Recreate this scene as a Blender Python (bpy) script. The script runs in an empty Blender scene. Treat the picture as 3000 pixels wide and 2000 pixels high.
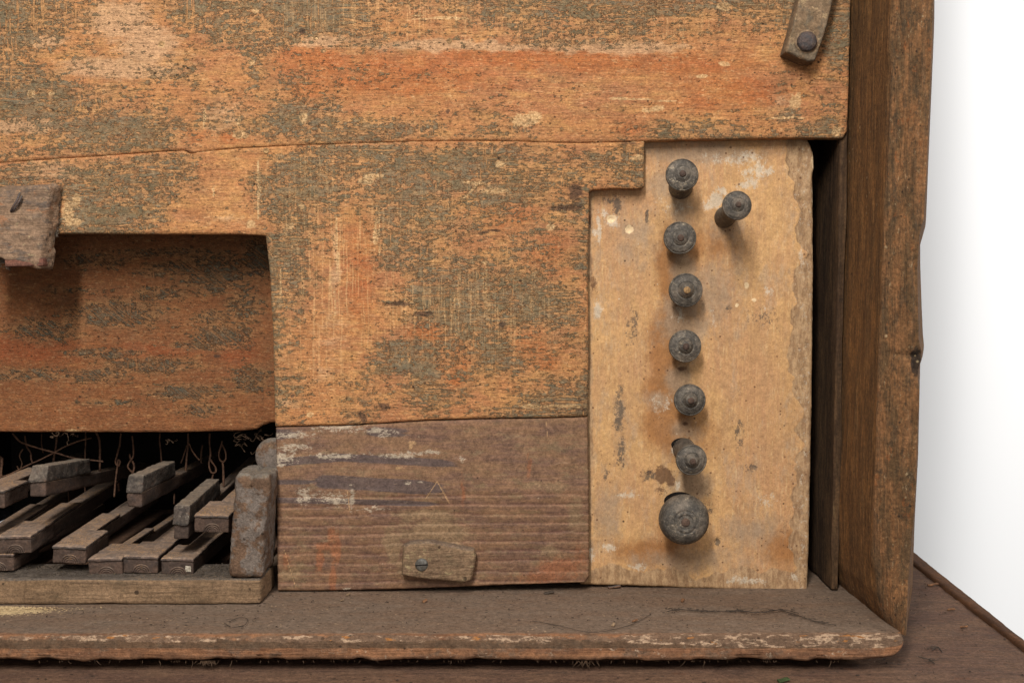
import bpy, math, random
import numpy as np
from mathutils import Vector
random.seed(7)
scene = bpy.context.scene
col = scene.collection
# ------------------------------------------------------------------ camera
S = 0.00027            # metres per photo pixel at the plane of the front panel
DIST = 0.97
FOC = 3600.0
PIT = math.radians(2.6)
FW = (math.cos(PIT), -math.sin(PIT)); UP = (math.sin(PIT), math.cos(PIT))   # (y, z)
_t = -735.0/FOC
ZC = -((FW[1]+UP[1]*_t)/(FW[0]+UP[0]*_t))*DIST
CAM = (0.0, -DIST, ZC)
cam = bpy.data.cameras.new("camera"); cam_o = bpy.data.objects.new("camera", cam); col.objects.link(cam_o)
cam_o.location = CAM; cam_o.rotation_euler = (math.pi/2-PIT, 0, 0)
cam.sensor_width = 36; cam.lens = 36*FOC/3000.0; cam.clip_start = .01; cam.clip_end = 50
scene.camera = cam_o
# ------------------------------------------------------------------ light
w = bpy.data.worlds.new("World"); scene.world = w; w.use_nodes = True
w.node_tree.nodes['Background'].inputs[0].default_value = (.95, .97, 1, 1)
w.node_tree.nodes['Background'].inputs[1].default_value = .13
scene.view_settings.view_transform = 'Standard'; scene.view_settings.look = 'None'
scene.view_settings.exposure = 0; scene.view_settings.gamma = 1
def area(name, loc, target, size, power, colr=(1, .97, .93), sy=None):
    l = bpy.data.lights.new(name, 'AREA'); l.energy = power; l.color = colr
    l.size = size
    if sy: l.shape = 'RECTANGLE'; l.size_y = sy
    o = bpy.data.objects.new(name, l); col.objects.link(o); o.location = loc
    o.rotation_euler = (Vector(target)-Vector(loc)).to_track_quat('-Z', 'Y').to_euler()
    return o
area("key_strip_light", (-.262, -1.5, 1.25), (-.262, .5, .2), 0.13, 40, (1, .985, .96), sy=.85)  # added strip lamp, placed to throw the side board's shadow on the backdrop
area("top_softbox", (.30, -1.35, 1.95), (0, 0, .2), 1.1, 16, sy=.6)
area("front_fill_light", (.1, -2.8, .45), (0, 0, .2), 1.2, 13)  # added fill lamp, stands for no visible source
area("backdrop_fill_light", (1.9, -.6, .9), (.75, .62, .15), .5, 16, (1, 1, 1))  # added lamp that brings the backdrop up to white
scene.cycles.max_bounces = 6; scene.cycles.diffuse_bounces = 4
# ------------------------------------------------------------------ pixel <-> world
def ray(px, py):
    a = (np.asarray(px, float)-1500)/FOC; b = -(np.asarray(py, float)-1000)/FOC
    return a, FW[0]+UP[0]*b, FW[1]+UP[1]*b
def P(px, py, Y):                      # point on the vertical plane at depth Y
    dx, dy, dz = ray(px, py); t = (Y+DIST)/dy
    return np.stack([dx*t, np.broadcast_to(Y, np.shape(dx*t))*1.0, ZC+dz*t], -1)
def PF(px, py, Z):                     # point on the horizontal plane at height Z
    dx, dy, dz = ray(px, py); t = (Z-ZC)/dz
    return np.stack([dx*t, -DIST+dy*t, np.full(np.shape(dx*t), Z)], -1)
def XP(px, Y, Z):                      # world x seen at column px, for depth Y and height Z
    vf = (Y+DIST)*FW[0]+(Z-ZC)*FW[1]
    return (px-1500)/FOC*vf
def V3(p): return Vector([float(q) for q in p])
# ------------------------------------------------------------------ noise
def _h(ix, iy, iz, s):
    n = (ix*374761393+iy*668265263+iz*2147483647+s*1274126177) & 0xffffffff
    n = ((n ^ (n >> 13))*1274126177) & 0xffffffff
    n = ((n ^ (n >> 16))*2246822519) & 0xffffffff
    return ((n ^ (n >> 15)) & 0xffffff)/float(0xffffff)
def n3(x, y, z, s=0):
    x = np.asarray(x, float); y = np.asarray(y, float)+x*0; z = np.asarray(z, float)+x*0
    ix, iy, iz = (np.floor(q).astype(np.int64) for q in (x, y, z))
    fx, fy, fz = x-ix, y-iy, z-iz
    fx, fy, fz = (q*q*(3-2*q) for q in (fx, fy, fz))
    r = 0
    for a in (0, 1):
        for b in (0, 1):
            for c in (0, 1):
                r = r+_h(ix+a, iy+b, iz+c, s)*(fx if a else 1-fx)*(fy if b else 1-fy)*(fz if c else 1-fz)
    return r
def fb(x, y, z=0, o=4, s=0):
    r = 0; a = .5; t = 0; k = 1.0
    for i in range(o):
        r = r+a*n3(np.asarray(x)*k, np.asarray(y)*k, np.asarray(z)*k, s+i*17); t += a; a *= .5; k *= 2.03
    return r/t-.5            # about -0.5 .. 0.5
# ------------------------------------------------------------------ objects
def link(name, me, parent=None, mat=None):
    o = bpy.data.objects.new(name, me); col.objects.link(o)
    if parent is not None: o.parent = parent
    if mat is not None and me is not None and not me.materials: me.materials.append(mat)
    return o
def tag(o, label=None, cat=None, group=None, kind=None):
    if label: o['label'] = label
    if cat: o['category'] = cat
    if group: o['group'] = group
    if kind: o['kind'] = kind
    return o
def thing(name, loc, label, cat, group=None):
    o = bpy.data.objects.new(name, None); col.objects.link(o); o.location = V3(loc); o.empty_display_size = .01
    return tag(o, label, cat, group)
def mesh(name, co, quads, mat, parent=None, attrs=None, smooth=True, tris=None):
    co = np.asarray(co, float).copy()
    if parent is not None:
        p = parent; off = Vector((0, 0, 0))
        while p is not None: off = off+p.location; p = p.parent
        co = co-np.array(off)
    me = bpy.data.meshes.new(name)
    quads = np.asarray(quads, np.int32).reshape(-1, 4)
    tr = np.asarray(tris if tris is not None else [], np.int32).reshape(-1, 3)
    me.vertices.add(len(co)); me.vertices.foreach_set('co', co.astype(np.float32).ravel())
    loops = np.concatenate([quads.ravel(), tr.ravel()])
    me.loops.add(len(loops)); me.loops.foreach_set('vertex_index', loops)
    npoly = len(quads)+len(tr); me.polygons.add(npoly)
    st = np.concatenate([np.arange(len(quads))*4, len(quads)*4+np.arange(len(tr))*3])
    me.polygons.foreach_set('loop_start', st.astype(np.int32))
    try:
        me.polygons.foreach_set('loop_total', np.concatenate([np.full(len(quads), 4), np.full(len(tr), 3)]).astype(np.int32))
    except Exception: pass
    me.polygons.foreach_set('use_smooth', np.full(npoly, smooth))
    me.update(calc_edges=True); me.validate()
    if attrs:
        for k, v in attrs.items():
            a = me.attributes.new(k, 'FLOAT', 'POINT'); a.data.foreach_set('value', np.asarray(v, np.float32))
    return link(name, me, parent, mat)
def densify(poly, step, wob, seed, closed=True):
    out = []; n = len(poly)
    for i in range(n):
        a = np.array(poly[i], float); b = np.array(poly[(i+1) % n], float)
        L = np.hypot(*(b-a)); k = max(1, int(L/step))
        d = (b-a)/max(L, 1e-9); nn = np.array([-d[1], d[0]])
        for j in range(k):
            p = a+(b-a)*j/k
            if j: p = p+nn*wob*2*(fb(p[0]/(step*5), p[1]/(step*5), seed, 3, seed)+.5*fb(p[0]/step/1.3, p[1]/step/1.3, seed, 2, seed+5))
            out.append(p)
    return np.array(out, float)
def slab(name, poly, cell, thick, to3, er, erd, mat, parent=None, wob=1.2, seed=1, relief=None, attrs=None, step=None):
    """a board cut to an outline: gridded front face, rounded worn edge, side walls. to3(u, v, depth)->xyz"""
    pl = densify(poly, step or cell*2.2, wob, seed)
    lo = pl.min(0)-cell*1.5; hi = pl.max(0)+cell*1.5
    nx = int((hi[0]-lo[0])/cell)+1; ny = int((hi[1]-lo[1])/cell)+1
    gu = lo[0]+np.arange(nx+1)*cell; gv = lo[1]+np.arange(ny+1)*cell
    cu = gu[:-1]+cell/2; cv = gv[:-1]+cell/2
    ins = np.zeros((nx, ny), bool)
    for i in range(len(pl)):
        a, b = pl[i], pl[(i+1) % len(pl)]
        if a[1] == b[1]: continue
        y0, y1 = min(a[1], b[1]), max(a[1], b[1])
        js = np.where((cv > y0) & (cv <= y1))[0]
        for j in js:
            xc = a[0]+(cv[j]-a[1])*(b[0]-a[0])/(b[1]-a[1])
            ins[:, j] ^= cu < xc
    U, Vv = np.meshgrid(gu, gv, indexing='ij')
    D = np.full(U.shape, 1e9); NU = U.copy(); NV = Vv.copy()
    R = er+cell*2.5
    for i in range(len(pl)):
        a, b = pl[i], pl[(i+1) % len(pl)]
        i0 = max(0, int((min(a[0], b[0])-R-lo[0])/cell)); i1 = min(nx+1, int((max(a[0], b[0])+R-lo[0])/cell)+2)
        j0 = max(0, int((min(a[1], b[1])-R-lo[1])/cell)); j1 = min(ny+1, int((max(a[1], b[1])+R-lo[1])/cell)+2)
        uu = U[i0:i1, j0:j1]; vv = Vv[i0:i1, j0:j1]; d = b-a; L2 = max((d**2).sum(), 1e-12)
        t = np.clip(((uu-a[0])*d[0]+(vv-a[1])*d[1])/L2, 0, 1)
        qx = a[0]+t*d[0]; qy = a[1]+t*d[1]; dd = np.hypot(uu-qx, vv-qy)
        m = dd < D[i0:i1, j0:j1]
        D[i0:i1, j0:j1][m] = dd[m]; NU[i0:i1, j0:j1][m] = qx[m]; NV[i0:i1, j0:j1][m] = qy[m]
    I, J = np.where(ins)
    vid = lambda i, j: i*(ny+1)+j
    q = np.stack([vid(I, J), vid(I+1, J), vid(I+1, J+1), vid(I, J+1)], 1)
    pad = np.zeros((nx+2, ny+2), bool); pad[1:-1, 1:-1] = ins
    be = []
    for (di, dj, a, b) in ((0, -1, 0, 1), (1, 0, 1, 2), (0, 1, 2, 3), (-1, 0, 3, 0)):
        m = ~pad[I+1+di, J+1+dj]; be.append(np.stack([q[m, a], q[m, b]], 1))
    be = np.concatenate(be)
    bv = np.unique(be)
    fu, fv, fd, fnu, fnv = U.ravel().copy(), Vv.ravel().copy(), D.ravel().copy(), NU.ravel(), NV.ravel()
    fu[bv] = fnu[bv]; fv[bv] = fnv[bv]; fd[bv] = 0
    used = np.unique(q); remap = -np.ones(len(fu), np.int64); remap[used] = np.arange(len(used))
    q = remap[q]; be = remap[be]; fu, fv, fd = fu[used], fv[used], fd[used]
    k = np.clip(1-fd/max(er, 1e-9), 0, 1); dep = erd*(1-np.sqrt(np.clip(1-k*k, 0, 1)))
    if relief is not None: dep = dep+relief(fu, fv)
    n0 = len(fu)
    b_ids = np.unique(be); bm = -np.ones(n0, np.int64); bm[b_ids] = np.arange(len(b_ids))
    us, vs, ds = [fu], [fv], [dep]; rings = [b_ids]
    for r, fr in enumerate((.35, .7, 1.0)):
        jit = .25*er*(fb(fu[b_ids]/cell/3, fv[b_ids]/cell/3, r*3.3, 2, seed+9))
        us.append(fu[b_ids]+jit); vs.append(fv[b_ids]+jit); ds.append(np.maximum(dep[b_ids], erd)+(thick-erd)*fr)
        rings.append(n0+len(b_ids)*r+np.arange(len(b_ids)))
    allq = [q]
    e0, e1 = bm[be[:, 0]], bm[be[:, 1]]
    for r in range(3):
        a, b = rings[r], rings[r+1]
        allq.append(np.stack([a[e1], a[e0], b[e0], b[e1]], 1))
    fu, fv, dep = np.concatenate(us), np.concatenate(vs), np.concatenate(ds)
    co = to3(fu, fv, dep)
    at = attrs(fu, fv) if attrs else None
    qq = np.concatenate(allq)
    # orient the front so that it faces the depth-negative side
    c0 = co[qq[0]]; nrm = np.cross(c0[1]-c0[0], c0[2]-c0[0]); out = to3(fu[:1], fv[:1], dep[:1])[0]-to3(fu[:1], fv[:1], dep[:1]+.01)[0]
    if nrm @ out < 0: qq = qq[:, ::-1]
    return mesh(name, co, qq, mat, parent, at)
def vert(Y): return lambda u, v, d: P(u, v, Y)+np.stack([d*0, d, d*0], -1)   # upright board whose face stands at depth Y
_rc = {}
def rbox(name, L, to3, mat, parent=None, r=.0015, div=(8, 8, 8), amp=.0003, nsc=.008, seed=0, gr=(1, 1, 1), shape=None):
    """box of size L with worn rounded edges; to3 maps local coords to world"""
    L = np.array(L, float); r = min(r, L.min()*.49)
    ts = []
    for a in range(3):
        mid = np.linspace(r, L[a]-r, div[a]+1)
        ts.append(np.concatenate([[0, r*.3], mid, [L[a]-r*.3, L[a]]]))
    N = [len(t) for t in ts]; key = tuple(N)
    if key not in _rc:
        idx = {}; ijk = []; fq = []
        def g(i, j, k):
            t = (i, j, k)
            if t not in idx: idx[t] = len(ijk); ijk.append(t)
            return idx[t]
        for a in range(3):
            b, c = (a+1) % 3, (a+2) % 3
            for side in (0, N[a]-1):
                for i in range(N[b]-1):
                    for j in range(N[c]-1):
                        f = []
                        for (p, q) in ((i, j), (i+1, j), (i+1, j+1), (i, j+1)):
                            t = [0, 0, 0]; t[a] = side; t[b] = p; t[c] = q; f.append(g(*t))
                        fq.append(f if side else f[::-1])
        _rc[key] = (np.array(ijk), np.array(fq))
    ijk, fq = _rc[key]
    p = np.stack([ts[a][ijk[:, a]] for a in range(3)], 1)
    inner = np.clip(p, r, L-r); d = p-inner; n = np.linalg.norm(d, axis=1, keepdims=True); d = d/np.maximum(n, 1e-12)
    nz = fb(p[:, 0]/nsc*gr[0]+seed*7.1, p[:, 1]/nsc*gr[1]+seed*3.3, p[:, 2]/nsc*gr[2], 4, seed)
    rr = r*(1+.8*fb(p[:, 0]/nsc/2+seed, p[:, 1]/nsc/2, p[:, 2]/nsc/2, 2, seed+3))[:, None]
    p = inner+d*r+d*(amp*2*nz)[:, None]+(d*(n > r*1.01))*(rr-r)*.6
    if shape is not None: p = shape(p, L)
    co = to3(p)
    o = mesh(name, co, fq, mat, parent)
    return o
def tri8(c):                          # trilinear map from 8 corners c[x][y][z]
    c = np.array(c, float)
    def f(L):
        def m(p):
            t = p/np.array(L); x, y, z = t[:, :1], t[:, 1:2], t[:, 2:3]
            return sum(c[a][b][k]*(x if a else 1-x)*(y if b else 1-y)*(z if k else 1-z) for a in (0, 1) for b in (0, 1) for k in (0, 1))
        return m
    return f
def catmull(pts, k=6):
    pts = [np.array(p, float) for p in pts]; P_ = [2*pts[0]-pts[1]]+pts+[2*pts[-1]-pts[-2]]; out = []
    for i in range(1, len(P_)-2):
        a, b, c, d = P_[i-1:i+3]
        for j in range(k):
            t = j/k; out.append(.5*((2*b)+(c-a)*t+(2*a-5*b+4*c-d)*t*t+(-a+3*b-3*c+d)*t**3))
    out.append(pts[-1]); return out
def tube_data(pts, rad, seg=6, jit=.15, seed=0):
    pts = np.array(pts); n = len(pts); co = []; q = []
    T = np.gradient(pts, axis=0); T /= np.maximum(np.linalg.norm(T, axis=1, keepdims=True), 1e-9)
    ref = np.array([.3, -1, .2]); 
    for i in range(n):
        a = np.cross(T[i], ref); a /= max(np.linalg.norm(a), 1e-9); b = np.cross(T[i], a)
        r = rad[i] if hasattr(rad, '__len__') else rad
        r *= 1+jit*2*float(fb(i*.37, seed, 0, 2, seed))
        for s in range(seg):
            t = 2*math.pi*s/seg; co.append(pts[i]+(a*math.cos(t)+b*math.sin(t))*r)
    for i in range(n-1):
        for s in range(seg): q.append((i*seg+s, i*seg+(s+1) % seg, (i+1)*seg+(s+1) % seg, (i+1)*seg+s))
    for e in (0, (n-1)*seg):
        f = [e+s for s in range(seg)]
        q.append((f[0], f[1], f[2], f[3])); q.append((f[0], f[3], f[4], f[5]) if seg == 6 else (f[0], f[2], f[3], f[3]))
    return np.array(co), np.array(q)
def lathe_data(prof, A, B, seg=48, amp=0., seed=0, up=(0, 0, 1)):
    """profile (radius, t) from A (t=0) towards B (t=1) in metres along the axis"""
    A = np.array(A, float); B = np.array(B, float); ax = (B-A)/np.linalg.norm(B-A)
    u = np.cross(ax, up); u /= np.linalg.norm(u); v = np.cross(ax, u)
    co = []; q = []
    n = len(prof)
    for i, (r, t) in enumerate(prof):
        th = np.arange(seg)*2*math.pi/seg
        rr = r*(1+amp*2*fb(np.cos(th)*2+5, np.sin(th)*2+5, t*180, 3, seed))
        co.append(A+ax*t+np.outer(np.cos(th)*rr, u)+np.outer(np.sin(th)*rr, v))
    co = np.concatenate(co)
    for i in range(n-1):
        s = np.arange(seg); s2 = (s+1) % seg
        q.append(np.stack([i*seg+s, i*seg+s2, (i+1)*seg+s2, (i+1)*seg+s], 1))
    q = np.concatenate(q)
    tr = [(0, k+1, k) for k in range(1, seg-1)]+[((n-1)*seg, (n-1)*seg+k, (n-1)*seg+k+1) for k in range(1, seg-1)]
    return co, q, tr
# ------------------------------------------------------------------ materials
def C(h): return tuple(((int(h[i:i+2], 16)/255+.055)/1.055)**2.4 if int(h[i:i+2], 16) > 10 else int(h[i:i+2], 16)/255/12.92 for i in (0, 2, 4))+(1,)
K = 1/S
class G:
    def __init__(s, name, rough=.8, spec=.25):
        s.m = bpy.data.materials.new(name); s.m.use_nodes = True; s.t = s.m.node_tree; s.n = s.t.nodes
        s.b = s.n['Principled BSDF']; s.b.inputs['Roughness'].default_value = rough
        s.b.inputs['Specular IOR Level'].default_value = spec
        tc = s.n.new('ShaderNodeTexCoord'); oi = s.n.new('ShaderNodeObjectInfo')
        off = s.n.new('ShaderNodeVectorMath'); off.operation = 'SCALE'
        cmb = s.n.new('ShaderNodeCombineXYZ')
        for i in range(3): s.t.links.new(oi.outputs['Random'], cmb.inputs[i])
        s.t.links.new(cmb.outputs[0], off.inputs[0]); off.inputs['Scale'].default_value = .7
        ad = s.n.new('ShaderNodeVectorMath'); ad.operation = 'ADD'
        s.t.links.new(tc.outputs['Object'], ad.inputs[0]); s.t.links.new(off.outputs[0], ad.inputs[1])
        s.co = ad.outputs[0]
    def L(s, a, inp):
        if hasattr(a, 'is_output'): s.t.links.new(a, inp)
        else: inp.default_value = a
    def vec(s, per, rot=None, warp=None):
        m = s.n.new('ShaderNodeMapping'); src = s.co
        if warp is not None:
            nz = s.n.new('ShaderNodeTexNoise'); nz.inputs['Scale'].default_value = K/warp[0]; nz.inputs['Detail'].default_value = 3
            s.t.links.new(src, nz.inputs['Vector'])
            v1 = s.n.new('ShaderNodeVectorMath'); v1.operation = 'SCALE'; v1.inputs['Scale'].default_value = warp[1]*S
            s.t.links.new(nz.outputs['Color'], v1.inputs[0])
            v2 = s.n.new('ShaderNodeVectorMath'); v2.operation = 'ADD'; s.t.links.new(src, v2.inputs[0]); s.t.links.new(v1.outputs[0], v2.inputs[1]); src = v2.outputs[0]
        if rot:
            r = s.n.new('ShaderNodeMapping'); r.inputs['Rotation'].default_value = rot; s.t.links.new(src, r.inputs[0]); src = r.outputs[0]
        m.inputs['Scale'].default_value = tuple(K/p for p in per); m.inputs['Location'].default_value = (getattr(s, 'off', 0),)*3; s.t.links.new(src, m.inputs[0]); return m.outputs[0]
    def noise(s, per, det=5, rough=.6, off=0, rot=None, warp=None, dist=0):
        if not hasattr(per, '__len__'): per = (per,)*3
        n = s.n.new('ShaderNodeTexNoise'); s.off = off*7.31
        n.inputs['Scale'].default_value = 1; n.inputs['Detail'].default_value = det; n.inputs['Roughness'].default_value = rough; n.inputs['Distortion'].default_value = dist
        s.t.links.new(s.vec(per, rot, warp), n.inputs['Vector']); return n.outputs[0]
    def vor(s, per, feat='F1', rnd=1, rot=None, warp=None):
        if not hasattr(per, '__len__'): per = (per,)*3
        n = s.n.new('ShaderNodeTexVoronoi'); n.feature = feat; n.inputs['Scale'].default_value = 1; n.inputs['Randomness'].default_value = rnd
        s.t.links.new(s.vec(per, rot, warp), n.inputs['Vector']); return n
    def mt(s, op, a, b=0., c=0., clamp=False):
        n = s.n.new('ShaderNodeMath'); n.operation = op; n.use_clamp = clamp
        s.L(a, n.inputs[0]); s.L(b, n.inputs[1])
        if op == 'MULTIPLY_ADD': s.L(c, n.inputs[2])
        return n.outputs[0]
    def ss(s, x, a, b, lo=0., hi=1.):
        n = s.n.new('ShaderNodeMapRange'); n.interpolation_type = 'SMOOTHSTEP'
        s.L(x, n.inputs['Value']); s.L(a, n.inputs['From Min']); s.L(b, n.inputs['From Max']); n.inputs['To Min'].default_value = lo; n.inputs['To Max'].default_value = hi
        return n.outputs[0]
    def mix(s, f, a, b, mode='MIX'):
        n = s.n.new('ShaderNodeMix'); n.data_type = 'RGBA'; n.blend_type = mode
        s.L(f, n.inputs[0]); s.L(a, n.inputs[6]); s.L(b, n.inputs[7]); return n.outputs[2]
    def attr(s, nm):
        n = s.n.new('ShaderNodeAttribute'); n.attribute_name = nm; return n.outputs['Fac']
    def up(s):
        n = s.n.new('ShaderNodeNewGeometry'); x = s.n.new('ShaderNodeSeparateXYZ'); s.t.links.new(n.outputs['Normal'], x.inputs[0]); return x.outputs[2]
    def edge(s, x, noise, thr, amp, soft=.05):      # ragged-edged mask from a soft one
        v = s.mt('MULTIPLY_ADD', s.mt('SUBTRACT', noise, .5), amp, x)
        return s.ss(v, thr-soft, thr+soft)
    def specks(s, c, per, size, colr, amt=1.):
        v = s.vor(per, 'F1'); sx = s.n.new('ShaderNodeSeparateColor'); s.t.links.new(v.outputs['Color'], sx.inputs[0])
        rad = s.mt('MULTIPLY', s.mt('POWER', sx.outputs[0], 2.5), size*.8)
        amt = s.mt('MULTIPLY', s.ss(s.noise((per*5,)*3, 3, .6, per), .44, .58), amt)
        f = s.mt('MULTIPLY', s.ss(s.mt('SUBTRACT', rad, v.outputs['Distance']), -.02, .05), amt)
        return s.mix(f, c, colr)
    def done(s, c, h=None, dist=.0006, strength=1., k=.8, mic=1.):
        if h is not None:
            m1 = s.ss(s.noise((10, 10, 10), 4, .85, 51), .32, .68, 1-.30*mic, 1+.26*mic); m2 = s.ss(s.noise((34, 34, 34), 6, .85, 52), .32, .68, 1-.16*mic, 1+.14*mic)
            v = s.mt('MULTIPLY', s.mt('MULTIPLY', m1, m2), k); cc = s.n.new('ShaderNodeCombineXYZ')
            for i in range(3): s.t.links.new(v, cc.inputs[i])
            c = s.mix(1., c, cc.outputs[0], 'MULTIPLY')
        s.L(c, s.b.inputs['Base Color'])
        if h is not None:
            n = s.n.new('ShaderNodeBump'); n.inputs['Distance'].default_value = dist; n.inputs['Strength'].default_value = strength
            s.L(h, n.inputs['Height']); s.t.links.new(n.outputs[0], s.b.inputs['Normal'])
        return s.m

def mat_paint(name, o1, o2, o3, g1, g2, diag=False, worn='d2a67c', chip=True, amp=1.5):
    g = G(name, .72, .22)
    lo = g.noise((340, 200, 130), 4, .6, 1); gra = g.noise((130, 60, 5), 5, .6, 2); fine = g.noise((7, 7, 5), 4, .7, 3)
    base = g.mix(g.ss(lo, .35, .65), C(o1), C(o2))
    base = g.mix(g.ss(g.noise((120, 90, 45), 5, .65, 4), .42, .68), base, C(o3))
    base = g.mix(g.mt('MULTIPLY', g.ss(gra, .42, .66), .38), base, C('8f5a38'))
    base = g.mix(g.mt('MULTIPLY', g.ss(g.noise((60, 30, 22), 6, .75, 5), .5, .75), .5), base, C('e2a768'))
    redn = g.noise((60, 40, 30), 6, .7, 21)
    base = g.mix(g.mt('MULTIPLY', g.edge(g.attr('red'), redn, .5, 1.2, .3), .65), base, C('b4602f' if not diag else 'a5522c'))
    base = g.mix(g.mt('MULTIPLY', g.edge(g.attr('pale'), g.noise((50, 40, 16), 7, .72, 6), .5, 1.3, .22), .8), base, C(worn))
    # dirty film
    base = g.mix(g.mt('MULTIPLY', g.ss(g.noise((80, 60, 50), 7, .75, 7), .48, .72), .35), base, C('7d6248'))
    base = g.mix(g.ss(fine, .3, .8), base, g.mix(.45, base, C('6b4a30')))
    base = g.mix(g.mt('MULTIPLY', g.ss(g.noise((22, 16, 10), 7, .85, 25), .53, .64), .45), base, C('8c6446'))
    base = g.mix(g.mt('MULTIPLY', g.ss(g.noise((24, 18, 8), 7, .85, 26), .54, .66), .5), base, C('e9bd88'))
    # grey paint remains
    n1 = g.noise((52, 34, 17), 8, .78, 8, warp=(60, 20)); n2 = g.noise((16, 12, 9), 5, .7, 9)
    nn = g.mt('MULTIPLY_ADD', g.mt('SUBTRACT', n2, .5), .8, n1)
    ga = g.mt('MULTIPLY_ADD', g.attr('grey'), .78, .07)
    m = g.edge(ga, nn, .535, amp*1.75, .045)
    # scratches through the paint, along the grain, and crazing into chips
    sc = g.ss(g.noise((130, 90, 7), 4, .62, 10, warp=(90, 12)), .55, .59)
    sc2 = g.ss(g.noise((7, 60, 110), 4, .62, 11, warp=(90, 12)), .565, .60)
    scz = g.ss(g.noise((200, 100, 100), 2, .5, 12), .46, .56)
    scz2 = g.ss(g.noise((170, 100, 120), 2, .5, 13), .50, .58)
    cut = g.mt('MAXIMUM', g.mt('MULTIPLY', sc, scz), g.mt('MULTIPLY', sc2, scz2))
    if diag:
        sc3 = g.ss(g.noise((110, 60, 3.5), 3, .5, 14, rot=(0, math.radians(-38), 0), warp=(90, 8)), .53, .57)
        cut = g.mt('MAXIMUM', cut, sc3)
    v = g.vor((30, 24, 15), 'DISTANCE_TO_EDGE', warp=(30, 40)); cr = g.ss(v.outputs['Distance'], .03, .11, 1, 0)
    cr = g.mt('MULTIPLY', cr, g.ss(g.noise((110, 80, 50), 6, .7, 15), .46, .60, 0., .8))
    cut = g.mt('MAXIMUM', cut, cr)
    v2 = g.vor((9, 9, 7), 'F1', warp=(20, 8)); 
    cut = g.mt('MAXIMUM', cut, g.mt('MULTIPLY', g.ss(v2.outputs['Distance'], .25, .33, 1, 0), g.ss(g.noise((70, 60, 45), 4, .65, 16), .52, .6)))
    m = g.mt('MULTIPLY', m, g.mt('SUBTRACT', 1., g.mt('MULTIPLY', cut, .85)))
    gc = g.mix(g.ss(g.noise((90, 60, 40), 5, .65, 17), .4, .62), C(g1), C(g2))
    gc = g.mix(g.mt('MULTIPLY', g.ss(g.noise((14, 12, 9), 6, .8, 18), .50, .66), .6), gc, C('a08b6a'))
    gc = g.mix(g.mt('MULTIPLY', g.ss(g.noise((25, 20, 12), 6, .75, 19), .52, .72), .5), gc, C('544a3b'))
    gc = g.mix(g.mt('MULTIPLY', g.ss(g.noise((40, 30, 22), 8, .85, 27), .52, .60), .5), gc, C('b58a5c'))
    film = g.ss(g.mt('MULTIPLY_ADD', g.mt('SUBTRACT', g.noise((90, 60, 30), 8, .8, 28), .5), 1.6, g.attr('grey')), .15, .85)
    base = g.mix(g.mt('MULTIPLY', film, .45), base, C('8f7150'))
    base = g.mix(g.mt('MULTIPLY', g.ss(g.noise((26, 20, 4), 5, .75, 29), .52, .62), .45), base, C('6f4c33'))
    c = g.mix(g.mt('MULTIPLY', m, g.ss(g.noise((50, 40, 24), 6, .8, 30), .35, .6, .6, 1.)), base, gc)
    c = g.mix(g.mt('MULTIPLY', g.mt('MULTIPLY', cut, g.mt('MULTIPLY', g.ss(g.attr('grey'), .25, .6), g.ss(g.noise((12, 10, 10), 4, .8, 35), .38, .6))), .5 if not diag else .22), c, C('cf9860' if not diag else 'a8713f'))
    vl = g.ss(g.noise((5.5, 40, 190), 4, .65, 36, warp=(60, 8)), .55, .60); hl = g.ss(g.noise((130, 40, 6), 4, .65, 37, warp=(60, 10)), .57, .62)
    c = g.mix(g.mt('MULTIPLY', g.mt('MAXIMUM', vl, g.mt('MULTIPLY', hl, .25)), g.mt('MULTIPLY', g.attr('scr'), .5)), c, C('dcae78'))
    # worn rim round the chips
    rim = g.mt('SUBTRACT', g.edge(g.attr('grey'), nn, .47, amp, .03), g.edge(g.attr('grey'), nn, .52, amp, .03))
    c = g.mix(g.mt('MULTIPLY', rim, .2), c, C('dcae74'))
    c = g.mix(g.mt('MULTIPLY', g.edge(g.attr('dark'), g.noise((30, 22, 14), 6, .7, 22), .5, 1.1, .12), .8), c, C('4d3a2e'))
    c = g.mix(g.mt('MULTIPLY', g.edge(g.attr('cream'), g.noise((14, 12, 9), 7, .8, 23), .52, 1.7, .08), .8), c, g.mix(g.ss(fine, .4, .6), C('dcb583'), C('b98f60')))
    c = g.specks(c, 14, .36, C('4d3320'), .8)
    c = g.specks(c, 31, .20, C('3b291c'), .85)
    c = g.specks(c, 23, .16, C('dcb483'), .4)
    h = g.mt('ADD', g.mt('MULTIPLY', m, 1.5), g.mt('ADD', g.mt('MULTIPLY', fine, .9), g.mt('MULTIPLY', gra, .8)))
    h = g.mt('ADD', h, g.mt('MULTIPLY', g.noise((18, 14, 8), 5, .8, 24), 1.6))
    return g.done(c, h, .0009, k=.98 if not diag else .8, mic=.8)

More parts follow.
